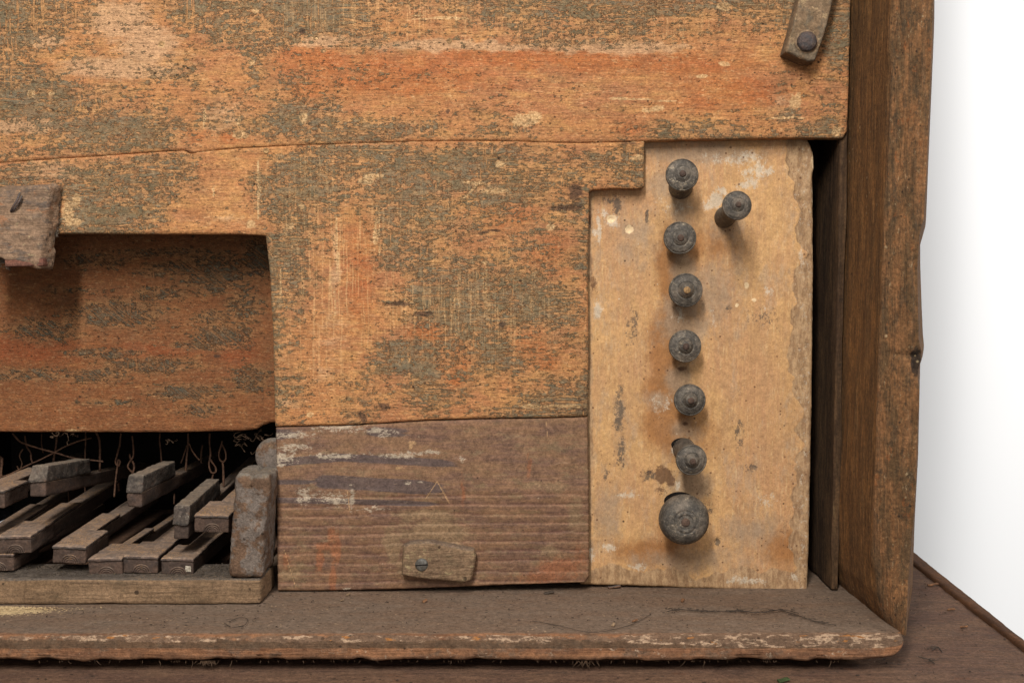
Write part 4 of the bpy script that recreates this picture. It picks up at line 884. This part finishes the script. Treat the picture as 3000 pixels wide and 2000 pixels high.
# ------------------------------------------------------------------ keys
def z2n(x, y): return (x/2.613, 1200+y/2.613)
def frame(o, yaw, pitch, roll=0):
    cy, sy = math.cos(yaw), math.sin(yaw); cp, sp = math.cos(pitch), math.sin(pitch)
    ey = np.array([sy*cp, cy*cp, sp]); ex = np.array([cy, -sy, 0]); ex = ex*math.cos(roll)+np.array([0, 0, 1])*math.sin(roll)
    ez = np.cross(ex, ey); ez /= np.linalg.norm(ez); ex = np.cross(ey, ez)
    o = np.array(o, float)
    return lambda p: o+p[:, :1]*ex+p[:, 1:2]*ey+p[:, 2:3]*ez
def natural(zx, zy, wz, Y0, lab, notch='', pitch=0., yaw=0., roll=0, hl=.052, L=.24, tail=None, bodyh=.0115):
    px, py = z2n(zx, zy); o = P(px, py, Y0); wd = wz/2.613*S*(DIST+Y0)/DIST
    t = thing('natural_key', o, lab, 'organ key', 'loose natural keys of the keyboard')
    kr_ = random.Random(int(zx+9)); roll += kr_.uniform(-.045, .045); yaw += kr_.uniform(-.02, .02)
    F = frame(o, yaw, pitch, roll); sd = int(zx*7+zy)
    x0, x1 = 0, wd
    tx0 = .34*wd if 'l' in notch else .02*wd; tx1 = (.62*wd if 'r' in notch else .98*wd)
    pt = .0028
    sh = lambda ox, oy, oz: (lambda p: F(p+np.array([ox, oy, oz])))
    # body: head part and tail lever
    rbox('key_body', (wd*.98, hl, bodyh), sh(.01*wd, .0012, -pt-bodyh), M_key, t, .0011, (14, 18, 7), .0005, .005, sd)
    rbox('key_lever', (tx1-tx0-.0006, L-hl, bodyh*.95), sh(tx0+.0003, hl-.001, -pt-bodyh), M_key, t, .0009, (5, 26, 4), .0003, .010, sd+1)
    # plate with rounded front lip
    def lip(p, Lp):
        k = np.clip(1-p[:, 1]/.004, 0, 1); e = np.clip(1-np.minimum(p[:, 0], Lp[0]-p[:, 0])/.003, 0, 1)
        p = p.copy(); p[:, 2] -= .0007*(k**2)*(p[:, 2] > pt*.4)+.0004*e**2*(p[:, 2] > pt*.4); return p
    rbox('key_plate', (wd, hl, pt), sh(0, 0, -pt), M_plate, t, .0012, (16, 24, 3), .0008, .005, sd+2, shape=lip)
    rbox('tail_plate', (tx1-tx0, L*.5-hl, pt*.9), sh(tx0, hl-.0012, -pt*.93), M_plate, t, .0007, (6, 18, 2), .00025, .008, sd+3)
    # carved arcade: two raised half rings and a shallow disc on the front
    cx = wd*.53; zb = -pt-bodyh+.0004
    for k, (ra, rw) in enumerate(((.0068, .0007), (.0052, .0006), (.0036, .0005))):
        pts = [np.array([cx+ra*math.cos(a), .0010, zb+ra*.92*math.sin(a)]) for a in np.linspace(.06, math.pi-.06, 18)]
        pw = F(np.array(pts)); c_, q_ = tube_data(pw, rw, 6, .1, k)
        if k == 0: cs, qs = c_, q_
        else: qs = np.concatenate([qs, q_+len(cs)]); cs = np.concatenate([cs, c_])
    mesh('carved_arch', cs, qs, M_key, t)
    if 'white paint' in lab: rbox('paint_patch', (.0045, .0006, .0048), sh(wd*.98-.0058, .0008, -pt-bodyh+.0035), M_flake, t, .0003, (6, 1, 6), .0008, .002, 4)
    return t
def sharp(zx, zy, wz, hz, Y0, lab, pitch=0., yaw=0., L=.11, lev=.28, bodyh=.011, slope=.008, roll=0):
    px, py = z2n(zx, zy); o = P(px, py, Y0); wd = wz/2.613*S*(DIST+Y0)/DIST; ht = hz/2.613*S*(DIST+Y0)/DIST
    t = thing('sharp_key', o, lab, 'organ key', 'loose sharp keys of the keyboard')
    F = frame(o, yaw, pitch, roll); sd = int(zx*5+zy)
    sh = lambda ox, oy, oz: (lambda p: F(p+np.array([ox, oy, oz])))
    def chm(p, Lp):                     # front slopes back towards the top, sides lean in
        p = p.copy(); k = np.clip(1-p[:, 1]/(Lp[1]*.5), 0, 1)*(p[:, 2]/Lp[2]); p[:, 1] += slope*k*np.clip(1-p[:, 1]/.012, 0, 1)
        s_ = (p[:, 2]/Lp[2])*.07; p[:, 0] = Lp[0]/2+(p[:, 0]-Lp[0]/2)*(1-s_); return p
    rbox('sharp_block', (wd, L, ht), sh(0, 0, 0), M_sharp, t, .0014, (12, 30, 10), .0008, .006, sd, shape=chm)
    rbox('key_lever', (wd*.90, lev, bodyh), sh(wd*.05, .0025, -bodyh-.0003), M_key, t, .0013, (8, 40, 6), .0007, .008, sd+1)
    return t
kY = -.018
natural(-160, 1100, 262, kY, 'lowest natural key at the far left, only its right corner in view beneath another key', 'r', pitch=.0, hl=.05)
natural(-35, 968, 268, kY-.002, 'long natural key at the left, riding on top of its lower neighbour', 'l', pitch=.045, hl=.052)
natural(395, 1036, 262, kY, 'natural key with a right-hand notch and orange dust on top, below the big sharps', 'r', pitch=.03, hl=.056)
natural(668, 1134, 268, kY-.002, 'front natural key with orange dust, left of the two touching front keys', 'lr', pitch=.0, hl=.055)
natural(938, 1112, 272, kY-.003, 'front natural key standing a little higher, middle of the three keys by the cheek block', 'l', pitch=.01, hl=.052)
natural(1228, 1130, 254, kY-.003, 'front natural key with a white paint mark, next to the cheek block', 'l', pitch=.0, hl=.05)
natural(1482, 800, 270, kY+.006, 'raised natural key tucked behind the top of the cheek block', 'l', pitch=.04, hl=.05)
natural(-230, 610, 262, kY, 'raised natural key cut by the left edge below the crossing wires', 'r', pitch=.0, hl=.05)
natural(-420, 1060, 262, kY+.0, 'half hidden natural key whose tail shows between the long keys at the left', 'l', pitch=.06, hl=.05, L=.30)
sharp(210, 555, 138, 125, kY+.004, 'leftmost raised sharp key, long and level, above the natural keys', pitch=-.085, L=.104)
sharp(958, 638, 128, 130, kY+.002, 'middle raised sharp key, tilted with its red-brown underside showing', pitch=-.02, L=.098)
sharp(1314, 886, 128, 140, kY-.002, 'lowest sharp key sloping down in front of the raised key by the cheek block', pitch=.055, L=.108)
# key bed with dust under the keys
kb = rbox('key_bed', (.50-.215, .34, .006), lambda p: p+np.array([-.50, YK+.056, .0006]), M_base, None, .001, (30, 20, 3), .0006, .012, 6)
tag(kb, 'dusty bed board lying beneath the keys', 'board')
# fluff along the key rail (uncountable)
def fluff():
    co = []; q = []; rnd_ = random.Random(4)
    for i in range(2600):
        u = rnd_.random(); x = -.42+.205*rnd_.random(); y = YK+.006+.05*rnd_.random()**.8
        z = zr1+.0005 if y < YK+.05 else .007
        n = rnd_.random()*.0011*(.3+n3(x*60, y*60, 0, 3))*1.3
        a = rnd_.random()*6.28; l = .0015+.004*rnd_.random(); h = n
        p0 = np.array([x, y, z-.0005]); p1 = p0+np.array([math.cos(a)*l*.5, math.sin(a)*l*.5, h]); p2 = p0+np.array([math.cos(a)*l, math.sin(a)*l, h*.3])
        w_ = np.array([-math.sin(a), math.cos(a), 0])*.00022
        b = len(co); co += [p0-w_, p0+w_, p1-w_, p1+w_, p2-w_, p2+w_]; q += [(b, b+1, b+3, b+2), (b+2, b+3, b+5, b+4)]
    return np.array(co), np.array(q)
co, q = fluff(); fo_ = mesh('dust_fluff', co, q, M_fluff); tag(fo_, kind='stuff', label='matted grey fluff and dust lying under the keys on the rail', cat='dust')

# ------------------------------------------------------------------ wires
WY = .115
W = [([(95, 180), (150, 240), (200, 262), (300, 295), (430, 330), (560, 368), (700, 385), (790, 395)], 5.5, 'long rusty wire falling from upper left and crossing behind the leftmost sharp'),
     ([(-40, 520), (0, 515), (80, 490), (200, 430), (300, 385), (400, 335), (500, 280), (600, 240), (700, 215)], 5, 'long rusty wire rising from the left edge to the upper right'),
     ([(440, 170), (435, 215), (425, 300), (408, 400)], 7, 'thick upright wire just behind the crossing of the two long wires'),
     ([(190, 200), (205, 280), (235, 330), (238, 370), (250, 410)], 6, 'rusty wire with a twisted loop beneath the long falling wire'),
     ([(175, 300), (150, 350), (168, 410), (150, 460), (130, 430)], 4.5, 'thin hooked wire left of the twisted loop'),
     ([(150, 500), (145, 478), (170, 462), (200, 480), (196, 510)], 6, 'small curled wire end behind the raised key at the left'),
     ([(-5, 360), (12, 370), (14, 420), (8, 480), (14, 545)], 9, 'thick bent wire at the left edge'),
     ([(655, 170), (655, 250), (650, 390)], 5, 'thin straight wire behind the back end of the leftmost sharp'),
     ([(735, 170), (755, 215), (765, 280), (764, 480)], 7.5, 'straight thick wire standing right behind the leftmost sharp'),
     ([(925, 180), (918, 260), (898, 340), (884, 400), (905, 430), (920, 400), (905, 385), (898, 440), (885, 540), (874, 665)], 6, 'long wire with a small knot hooked into the tail of a natural key'),
     ([(1012, 200), (1022, 300), (1018, 360), (985, 410), (980, 440), (1000, 465), (1022, 490)], 6, 'wire forming the left half of an open twist, middle of the gap'),
     ([(992, 340), (1000, 370), (1022, 410), (1026, 450), (1012, 490)], 6.5, 'short wire crossing the open twist in the middle of the gap'),
     ([(1225, 180), (1222, 240), (1232, 330), (1240, 445)], 5, 'thin straight wire above the middle sharp'),
     ([(1440, 180), (1440, 260), (1430, 360), (1424, 430), (1418, 510)], 7, 'wire standing right at the back end of the middle sharp'),
     ([(1432, 270), (1412, 330), (1400, 370), (1384, 408)], 4.5, 'short slanting wire left of the one behind the middle sharp'),
     ([(1448, 260), (1470, 310), (1500, 355), (1528, 385)], 5, 'slanting wire running down right from the middle sharp'),
     ([(1550, 270), (1540, 350), (1540, 470)], 7, 'dim upright wire deep between the middle and right sharps'),
     ([(1605, 180), (1604, 260), (1612, 340), (1600, 420), (1618, 478), (1650, 476), (1650, 440), (1620, 395), (1604, 365)], 6, 'wire ending in a closed eye, left one of the pair by the cheek block'),
     ([(1635, 480), (1626, 520), (1618, 578)], 7, 'short wire stub under the closed eye near the right sharp'),
     ([(1706, 400), (1682, 380), (1676, 330), (1694, 270), (1700, 240)], 5.5, 'left leg of the hairpin wire nearest the cheek block'),
     ([(1700, 265), (1726, 320), (1728, 375), (1708, 402)], 5.5, 'right leg of the hairpin wire nearest the cheek block'),
     ([(1706, 395), (1710, 480), (1712, 585)], 8, 'thick wire stub below the hairpin behind the right sharp'),
     ([(520, 600), (525, 660), (526, 730)], 6, 'dim wire hanging under the leftmost sharp'),
     ([(650, 560), (652, 680)], 6, 'dim wire under the back of the leftmost sharp'),
     ([(905, 560), (910, 620)], 7, 'short dim wire between the leftmost and middle sharps'),
     ([(320, 180), (318, 260), (330, 330)], 4, 'very thin dim wire above the leftmost sharp'),
     ([(1335, 640), (1332, 720)], 6, 'dim wire hanging beneath the middle sharp')]
for i, (pts, rr, lab) in enumerate(W):
    dy = .0+(.06 if 'dim' in lab else 0)+(-.012 if 'long rusty' in lab else 0)+.002*(i % 5)
    w3 = catmull([P(*z2n(x, y), WY+dy+.0012*math.sin(k*1.7+i)) for k, (x, y) in enumerate(pts)], 7)
    c_, q_ = tube_data(w3, rr/2.613*S*1.3, 6, .25, i)
    o = mesh('tracker_wire', c_, q_, M_rust, None); tag(o, lab, 'wire', 'rusty tracker wires behind the keys')
# cobweb rags
for i, (x, y, lab) in enumerate(((1930, 205, 'brown twisted rag of cobweb hanging beside the rounded block'), (1310, 240, 'small pale tuft of cobweb hanging high in the dark gap'), (485, 185, 'pale crumbling cobweb clinging under the inner board'))):
    rr = random.Random(i); C0 = P(*z2n(x, y), .07); allc = []; allq = []; nb = 0
    for k in range((16, 9, 8)[i]):
        sc_ = (.011, .003, .007)[i]
        st = C0+np.array([rr.uniform(-1, 1)*sc_*1.2, rr.uniform(-.5, .5)*sc_, rr.uniform(-.5, .5)*sc_*(.9 if i != 2 else .3)])
        pts = [st]
        for _ in range(5): pts.append(pts[-1]+np.array([rr.uniform(-1, 1), rr.uniform(-.5, .5), rr.uniform(-1, .7)])*sc_*.4)
        c_, q_ = tube_data(catmull(pts, 4), rr.choice((.00008, .00012, .00022)), 6, .3, k)
        allc.append(c_); allq.append(q_+nb); nb += len(c_)
    o = mesh('cobweb_tuft', np.concatenate(allc), np.concatenate(allq), M_fiber, None); tag(o, lab, 'cobweb')

# ------------------------------------------------------------------ left block with bent nail
bt2 = thing('wooden_block', P(100, 780, -.02), 'grey-brown wooden block with a bent nail, fixed over the opening at the left edge', 'block')
YBk = -.022
a00 = P(-90, 745, YBk); a01 = P(-90, 548, YBk); a10 = P(114, 786, YBk); a11 = P(150, 540, YBk+.004)
def bk(p): q_ = p.copy(); q_[1] = -.0008; return q_
cor = [[[a00, a01], [bk(a00), bk(a01)]], [[a10, a11], [bk(a10)+np.array([.0045, 0, -.002]), bk(a11)+np.array([.0035, 0, .001])]]]
Lb = (.060, .022, .062)
def blk(p, L):
    p = p.copy(); k = np.clip((p[:, 2]/L[2]-.80)/.2, 0, 1)*np.clip(.8-p[:, 0]/L[0], 0, 1)
    p[:, 1] += .012*k*(1-p[:, 1]/L[1])
    lo_ = np.clip(1-p[:, 2]/L[2]/.12, 0, 1)*np.clip(.62-p[:, 0]/L[0], 0, 1)*3; p[:, 2] += .0035*np.clip(lo_, 0, 1); return p
rbox('block', Lb, tri8(cor)(Lb), M_block, bt2, .0035, (30, 10, 32), .0020, .007, 8, gr=(.6, 1, 1.6), shape=blk)
npts = catmull([P(58, 566, YBk-.0005), P(48, 590, YBk-.003), P(34, 612, YBk-.002), P(32, 620, YBk+.001), P(42, 612, YBk-.001), P(56, 590, YBk-.002), P(64, 574, YBk)], 5)
c_, q_ = tube_data(npts, .0008, 6, .2, 2); mesh('bent_nail', c_, q_, M_iron, bt2)
rbox('foot_strip', (.0295, .020, .0062), lambda p: P(14, 781, YBk+.0008)+p@np.array([[1, 0, .02], [0, 1, 0], [0, 0, 1]]), mat_wood('red_brown_strip', '8f5f4c', '805343', '6b4a3e', grain=(120, 40, 7), bump=.0006), bt2, .001, (12, 4, 4), .0004, .006, 4)
# mossy dirt tuft under the block (uncountable)
rr = random.Random(9); cs = []; qs = []
for i in range(420):
    x = rr.uniform(-60, 34) if i % 2 else rr.uniform(150, 172); y = (770+rr.gauss(0, 9)+(34-x)*-.15) if i % 2 else rr.uniform(560, 690)
    if i % 2 == 0: x = 168-(y-560)*.06+rr.uniform(0, 8)
    Y_ = rr.uniform(-.016, -.004) if i % 2 else rr.uniform(-.003, -.0008)
    p0 = P(x, y, Y_); a = rr.uniform(0, 6.28); l = rr.uniform(.001, .003)
    p1 = p0+np.array([math.cos(a)*l, -abs(rr.gauss(0, .0006)), math.sin(a)*l]); w_ = np.array([-math.sin(a), 0, math.cos(a)])*.00025
    b = len(cs); cs += [p0-w_, p0+w_, p1+w_, p1-w_]; qs.append((b, b+1, b+2, b+3))
o = mesh('dirt_crumbs', np.array(cs), np.array(qs), M_fluff); tag(o, 'crumbly dirt clinging around the block with the bent nail', 'dirt', kind='stuff')

# ------------------------------------------------------------------ turn button
tb = thing('turn_button', P(1286, 1700, 0), 'small rough wooden turn button with one slotted screw on the brown plank', 'turn button')
slab('button', [(1180, 1600), (1203, 1590), (1262, 1587), (1330, 1600), (1388, 1612), (1395, 1631), (1389, 1670), (1380, 1702), (1363, 1709), (1300, 1704), (1247, 1699), (1200, 1692), (1175, 1686), (1177, 1650)], 3, .0108, vert(-.0115), 10, .0032, M_button, tb, 1.6, 41,
     lambda u, v: .0006*fb(u/20, v/9, 0, 4, 111)*2+.0016*np.clip((u-1268)/8, 0, 1)*.4+.0010*np.clip((v-1670)/30, 0, 1))
sc_o = P(1235, 1653, -.0112)
co, q, tr = lathe_data([(.0052, .0008), (.0051, -.0005), (.0046, -.0012), (.003, -.0016), (.0003, -.0017)], sc_o, sc_o+np.array([0, .01, 0]), 28, .03, 2)
scr = mesh('screw', co, q, M_screw, tb, tris=tr)
rbox('screw_slot', (.0098, .0005, .0009), lambda p: sc_o+np.array([-.0048, -.0019, -.0008])+p@np.array([[1, 0, .08], [0, 1, 0], [0, 0, 1]]), M_hole, scr, .0002, (4, 1, 1), 0)

# ------------------------------------------------------------------ iron strap bar
br = thing('strap_bar', P(2330, 190, 0), 'slanting painted bar with a rough bolt at the upper right of the panel', 'bar')
YB_ = -.0205
barp = [(2414, -300), (2500, -300), (2462, -90), (2442, 0), (2421, 88), (2396, 160), (2389, 178), (2368, 181), (2302, 152), (2303, 142), (2322, 78), (2341, 0), (2366, -90)]
slab('bar', barp, 3, .0198, vert(YB_), 7, .0022, M_bar, br, 1.3, 51, lambda u, v: .0007*fb(u/16, v/22, 0, 4, 121)*2)
bo_ = P(2363, 123, YB_)
co, q, tr = lathe_data([(.0074, .001), (.0078, -.0008), (.0074, -.0026), (.0060, -.0042), (.0036, -.0052), (.0005, -.0054)], bo_, bo_+np.array([0, .01, 0]), 26, .07, 5)
mesh('bolt', co, q, M_iron, br, tris=tr)
co, q, tr = lathe_data([(.0092, .0012), (.0088, -.0004), (.0078, -.0009), (.0070, -.0009)], bo_, bo_+np.array([0, .01, 0]), 30, .10, 6)
mesh('bolt_washer', co, q, M_grit, br, tris=tr)

# ------------------------------------------------------------------ frayed fibres under the ledge (uncountable)
cs = []; qs = []; nb = 0; rr = random.Random(12)
for i in range(150):
    if i < 60: px = 1055+abs(rr.gauss(0, 18))*.2+rr.gauss(550 if i > 30 else 0, 14)*(1)+(65 if i > 30 else 540-0)*0
    else: px = rr.uniform(-10, 2640)
    if i < 30: px = rr.gauss(605, 16)
    elif i < 60: px = rr.gauss(1710, 16)
    p = P(px, 1934, YL+.001); l = rr.uniform(.001, .003)*(2.2 if i < 60 or i % 9 == 0 else .8)
    pts = [p]; d = np.array([rr.uniform(-.8, .8), rr.uniform(-.3, .2), -1.])
    for _ in range(3): d = d+np.array([rr.uniform(-.5, .5), rr.uniform(-.2, .2), rr.uniform(-.2, .4)]); pts.append(pts[-1]+d/np.linalg.norm(d)*l/3)
    c_, q_ = tube_data(pts, [.00028, .0002, .00014, .00005], 6, .2, i); cs.append(c_); qs.append(q_+nb); nb += len(c_)
o = mesh('frayed_fibres', np.concatenate(cs), np.concatenate(qs), M_fiber, None); tag(o, 'frayed wood fibres hanging from the lower edge of the ledge', 'fibres', kind='stuff')

# ------------------------------------------------------------------ grit on ledge and base
def grit(name, n, mat, fn, smin, smax, lab, seed):
    rr = random.Random(seed); co = []; q = []; tr = []
    for i in range(n):
        p = fn(rr); s_ = smin+(smax-smin)*rr.random()**3; b = len(co)
        a = rr.random()*6.28; el = rr.uniform(.5, 1.)
        for k in range(4):
            t = a+k*math.pi/2; co.append((p[0]+s_*math.cos(t)*(el if k % 2 else 1), p[1]+s_*math.sin(t)*(el if k % 2 else 1), p[2]))
        co.append((p[0], p[1], p[2]+s_*.6)); tr += [(b+k, b+(k+1) % 4, b+4) for k in range(4)]
    o = mesh(name, co, np.zeros((0, 4)), mat, tris=tr, smooth=False); return tag(o, lab, 'grit', kind='stuff')
def onledge(rr): return (rr.uniform(-.45, .255), rr.uniform(-.105, .0), .0006)
def onbase(rr):
    for _ in range(50):
        x = rr.uniform(-.45, .44); y = rr.uniform(-.36, .2)
        if y > -.13 and x < x_end-.01: continue
        if x > np.interp(y, [iF[1], iB[1]], [iF[0], iB[0]])-.003: continue
        return (x, y, ZB+.0008)
    return (0, -.2, ZB)
grit('pale_grit', 900, M_grit, onledge, .0002, .0009, 'pale grit scattered over the dusty ledge', 1)
grit('dark_grit', 900, M_gritd, onledge, .0002, .0011, 'dark crumbs scattered over the dusty ledge', 2)
grit('pale_grit', 500, M_grit, onbase, .0002, .0009, 'pale grit scattered over the base board', 3)
grit('dark_grit', 1000, M_gritd, onbase, .0002, .0014, 'dark crumbs scattered over the base board', 4)
def pile(rr): x = -.405+rr.gauss(0, .03); return (x, -.047-abs(rr.gauss(0, .006))*(1.2-.0*x), .0009)
grit('sawdust', 1500, mat_wood('cream_sawdust', 'dcc094', 'cdae80', 'b09068', grain=(10, 10, 10), speck=None), pile, .0003, .0011, 'cream sawdust spilled below the key rail at the left edge', 5)
# chips one can point to
def chip(px, py, Z, l, wd, ang, mat, lab, cat, name, grp=None):
    p = PF(px, py, Z); ca, sa = math.cos(ang), math.sin(ang)
    def m(q_):
        x = q_[:, 0]-l/2; y = q_[:, 1]-wd/2; return np.stack([p[0]+x*ca-y*sa, p[1]+x*sa+y*ca, Z+.0004+q_[:, 2]+.0006*np.sin(x/l*3)], 1)
    o = rbox(name, (l, wd, .0012), m, mat, None, .0004, (6, 4, 1), .0006, .003, int(px)); tag(o, lab, cat, grp)
chip(1020, 1743, .0006, .0030, .0016, .2, M_grit, 'pale seed-like chip on the ledge just under the brown plank', 'chip', 'wood_chip', 'chips on the ledge')
chip(1003, 1760, .0006, .0032, .0018, -.1, M_grit, 'pale chip on the ledge slightly nearer than its neighbour under the plank', 'chip', 'wood_chip', 'chips on the ledge')
chip(1245, 1762, .0006, .0034, .0026, .5, M_chipo, 'reddish crumb lying on the ledge below the turn button', 'chip', 'wood_chip', 'chips on the ledge')
chip(1608, 1738, .0006, .0080, .0034, .1, M_root, 'black curled husk on the ledge under the right corner of the plank', 'husk', 'dark_husk')
chip(1800, 1721, .0006, .0100, .0040, .15, M_ledge, 'thin brown splinter lying against the foot of the stop board', 'splinter', 'splinter')
chip(1797, 1832, .0006, .0030, .0022, .9, M_grit, 'cream flake beside the long dark strand on the ledge', 'chip', 'wood_chip', 'chips on the ledge')
chip(1860, 1820, .0006, .0046, .0012, .1, M_chipo, 'orange sliver on the strand in the middle of the ledge', 'splinter', 'splinter')
chip(2000, 1761, .0006, .0036, .0026, .9, M_chipo, 'small orange chip below the stop board', 'chip', 'wood_chip', 'chips on the ledge')
chip(2787, 1787, ZB+.0006, .0060, .0028, -.2, M_chipo, 'orange splinter on the base board beside the edge strip', 'splinter', 'splinter')
chip(2824, 1838, ZB+.0006, .0055, .0030, -.7, M_chipo, 'orange-brown flake on the base board right of the side board', 'chip', 'wood_chip', 'flakes on the base board')
chip(2733, 1714, ZB+.0006, .0100, .0034, .05, M_chipo, 'faded orange flake far back on the base board', 'chip', 'wood_chip', 'flakes on the base board')
chip(2296, 1994, ZB+.0006, .0080, .0050, .2, mat_wood('green_leaf', '4a5a34', '3f4d2c', '303c22', grain=(10, 10, 10)), 'tiny green leaf scrap at the bottom edge on the base board', 'leaf', 'leaf_scrap')
def strand(pts, r, lab, Z=.0012, mat=None, branches=0, seed=0):
    rr = random.Random(seed); cs = []; qs = []; nb = 0
    main = catmull([PF(x, y, Z+.0006*rr.random()) for x, y in pts], 6)
    lines = [(main, r)]
    for k in range(branches):
        st = main[rr.randrange(3, len(main)-3)]; a = rr.uniform(-1, 1)
        p = [st]; 
        for _ in range(4): p.append(p[-1]+np.array([rr.uniform(-.004, .004), rr.uniform(-.0025, .0025), rr.uniform(-.0001, .0003)]))
        lines.append((catmull(p, 3), r*.5))
    for l, rad in lines:
        c_, q_ = tube_data(l, rad, 6, .35, seed); cs.append(c_); qs.append(q_+nb); nb += len(c_)
    o = mesh('dry_strand', np.concatenate(cs), np.concatenate(qs), mat or M_root, None); tag(o, lab, 'strand')
strand([(1955, 1790), (1990, 1784), (2060, 1790), (2150, 1788), (2230, 1793), (2290, 1785), (2340, 1795)], .0003, 'dark rooty strand lying across the ledge below the stop board', branches=40, seed=2)
strand([(2290, 1787), (2340, 1802), (2400, 1822), (2450, 1830)], .0003, 'thin dark strand running right from the rooty one on the ledge', branches=8, seed=3)
strand([(1560, 1817), (1640, 1832), (1720, 1850), (1780, 1846), (1850, 1828), (1905, 1800)], .0002, 'long thin curved hair-like strand near the front of the ledge', branches=4, seed=4)
strand([(655, 1822), (680, 1836), (715, 1830), (725, 1812), (700, 1808), (670, 1820)], .0002, 'small coil of brown thread on the ledge left of the plank', branches=3, seed=5)
strand([(2690, 1922), (2720, 1930), (2738, 1942)], .00035, 'short dark curved strand on the base board right of the ledge end', ZB+.0012, seed=6, branches=3)
strand([(2730, 1905), (2745, 1893), (2760, 1908)], .00035, 'tiny forked dark strand on the base board near the side board foot', ZB+.0012, seed=7, branches=4)
strand([(2160, 1040), (2155, 1080)], .0001, 'unused', Z=.0012) if False else None

# ------------------------------------------------------------------ backdrop
zb0, zb1 = -1.5, 2.5
co = [(-2.5, .62, zb0), (3.5, .62, zb0), (3.5, .62, zb1), (-2.5, .62, zb1)]
bd = mesh('backdrop', co, [(0, 1, 2, 3)], M_white, None, smooth=False); tag(bd, kind='structure')
